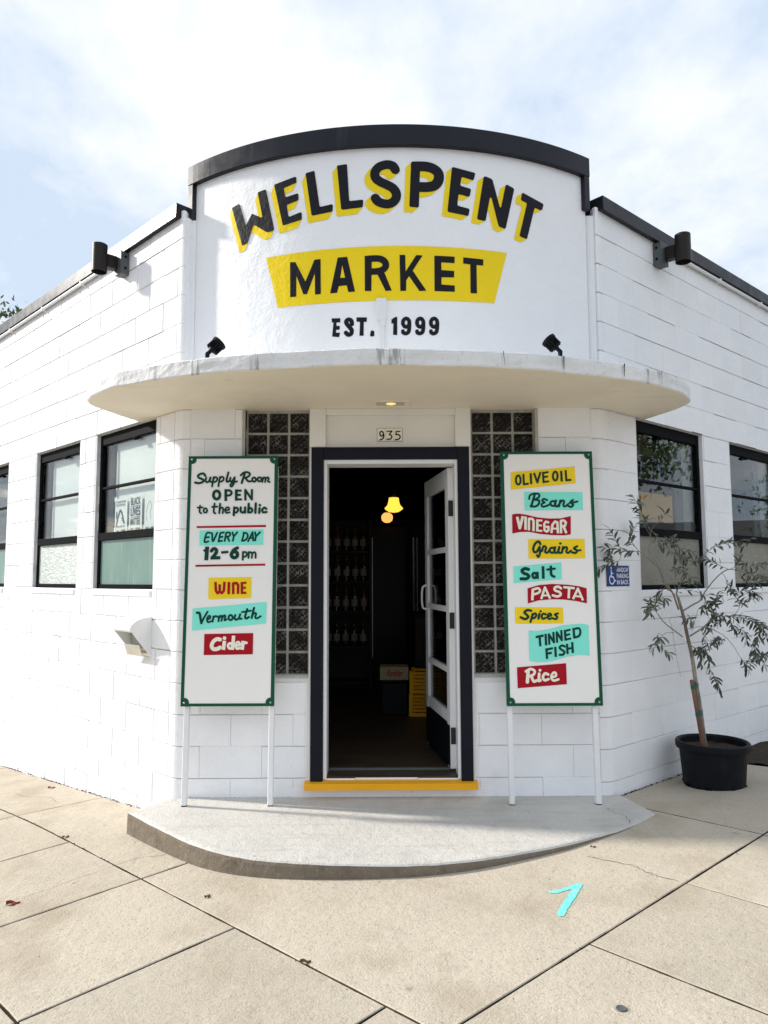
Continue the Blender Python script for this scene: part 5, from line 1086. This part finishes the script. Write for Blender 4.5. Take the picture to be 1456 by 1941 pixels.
# dark seam where wall and step meet
# sprayed mark and a small round cap in the slabs
slabs = [o for o in sidewalk.children]
ck = [q.to_2d() for q in smooth_line([(.778, -1.402, 0), (.806, -1.398, 0), (.864, -1.370, 0), (.920, -1.332, 0)], 5)]
ck2 = [q.to_2d() for q in smooth_line([(.928, -1.330, 0), (.862, -1.455, 0), (.795, -1.575, 0), (.766, -1.640, 0)], 5)]
rs = random.Random(21); blobs = []
for path, hw in ((ck, .015), (ck2, .019)):
    for a, b in zip(path, path[1:]):
        nn_ = max(2, int((b - a).length / .006)); d_ = (b - a).normalized(); sd = Vector((-d_.y, d_.x))
        for k in range(nn_):
            c = a.lerp(b, k / nn_) + sd * rs.gauss(0, hw * .05); r = hw * rs.uniform(.88, 1.02)
            blobs.append([c + Vector((math.cos(t * .785 + k), math.sin(t * .785 + k))) * r * rs.uniform(.94, 1.05) for t in range(8)])
        for k in range(nn_ * 3):
            c = a.lerp(b, rs.random()) + sd * rs.gauss(0, hw * .72); r = rs.uniform(.0012, .0034)
            blobs.append([c + Vector((math.cos(t * 1.257), math.sin(t * 1.257))) * r for t in range(5)])
pm = link('painted_mark', flat_mesh('painted_mark', blobs, CHALK, lambda p: Vector((p.x, p.y, gz(p.x, p.y) + .0016)))); tag(pm, 'cyan spray painted figure like a seven on the corner slab', 'paint mark')
cap = thing('survey_cap', 'small dark round metal cap set in the front sidewalk slab', 'cap', (.803, -2.352, gz(.803, -2.352)))
q = MB(); q.lathe(((0, .004), (.010, .0045), (.014, .0065), (.0175, .0065), (.019, .0005)), 20); q.build('disc', GREYBOX, cap)
q = MB(); q.lathe(((0.0195, .0022), (.030, .0022), (.034, .0005)), 20); q.build('mortar_patch', CONCRETE, cap)

# ---------------------------------------------------------------- beyond: trees and a house seen over the wall and in the glass
def tree_far(x, y, h, r, n, label, seed, trunk_r=.12):
    rr = random.Random(seed); z = gz(x, y) - .15
    t = thing('tree', label, 'tree', (x, y, z))
    q = MB(); q.tube(smooth_line([(0, 0, -.1), (.05, .05, h * .3), (-.03, .08, h * .55), (.0, .0, h * .8)], 4), trunk_r, trunk_r * .3, n=8)
    for k in range(6):
        a = k * 1.05; q.tube(smooth_line([(0, 0, h * (.35 + .06 * k)), (math.cos(a) * r * .4, math.sin(a) * r * .4, h * (.5 + .06 * k)), (math.cos(a) * r * .8, math.sin(a) * r * .8, h * (.6 + .05 * k))], 3), trunk_r * .4, .01, n=5)
    q.build('trunk', BARK, t)
    v = []; f = []
    cl = [Vector((rr.gauss(0, r * .42), rr.gauss(0, r * .42), h * .68 + rr.gauss(0, h * .15))) for _ in range(26)]
    for k in range(n):
        c = rr.choice(cl) + Vector((rr.gauss(0, r * .17), rr.gauss(0, r * .17), rr.gauss(0, r * .15))); s = rr.uniform(.05, .10)
        E_ = Euler((rr.uniform(0, 6), rr.uniform(0, 6), rr.uniform(0, 6))).to_matrix(); o = len(v)
        v += [c + E_ @ Vector(p) * s for p in ((-1, 0, 0), (0, -.45, .1), (1, 0, 0), (0, .45, .1))]; f.append((o, o + 1, o + 2, o + 3))
    link('crown', mesh('crown', v, f, FOLIAGE), t)
tree_far(-11.45, 16.0, 10.7, 1.5, 3600, 'green tree whose top shows above the sunlit wall coping', 3)
tree_far(13.5, 2.2, 8.5, 2.6, 5200, 'large street tree across the side street reflected in the shaded windows', 8, .25)
tree_far(22.0, 11.0, 6.0, 2.6, 4200, 'rounded tree beside the yellow house across the side street', 9, .2)
hs = thing('house', 'low yellow house with a grey gable roof across the side street', 'house', (44, 15.0, gz(44, 9) - .15), (0, 0, math.radians(12)))
q = MB(); q.box((-4, -6, 0), (4, 6, 3.0)); q.build('wall', HOUSEY, hs)
q = MB(); q.add([(-4.5, -6.4, 2.95), (4.5, -6.4, 2.95), (0, -6.4, 5.2), (-4.5, 6.4, 2.95), (4.5, 6.4, 2.95), (0, 6.4, 5.2)], [(0, 1, 2), (3, 5, 4), (0, 2, 5, 3), (1, 4, 5, 2), (0, 3, 4, 1)]); q.build('roof', ROOFG, hs)
for y in (-4, -.5, 3):
    q = MB(); q.box((-4.06, y, 1.0), (-3.98, y + 1.3, 2.3)); w = q.build('window', WOODWHITE, hs); q = MB(); q.box((-4.08, y + .1, 1.1), (-4.05, y + 1.2, 2.2)); q.build('pane', BLACK, w)
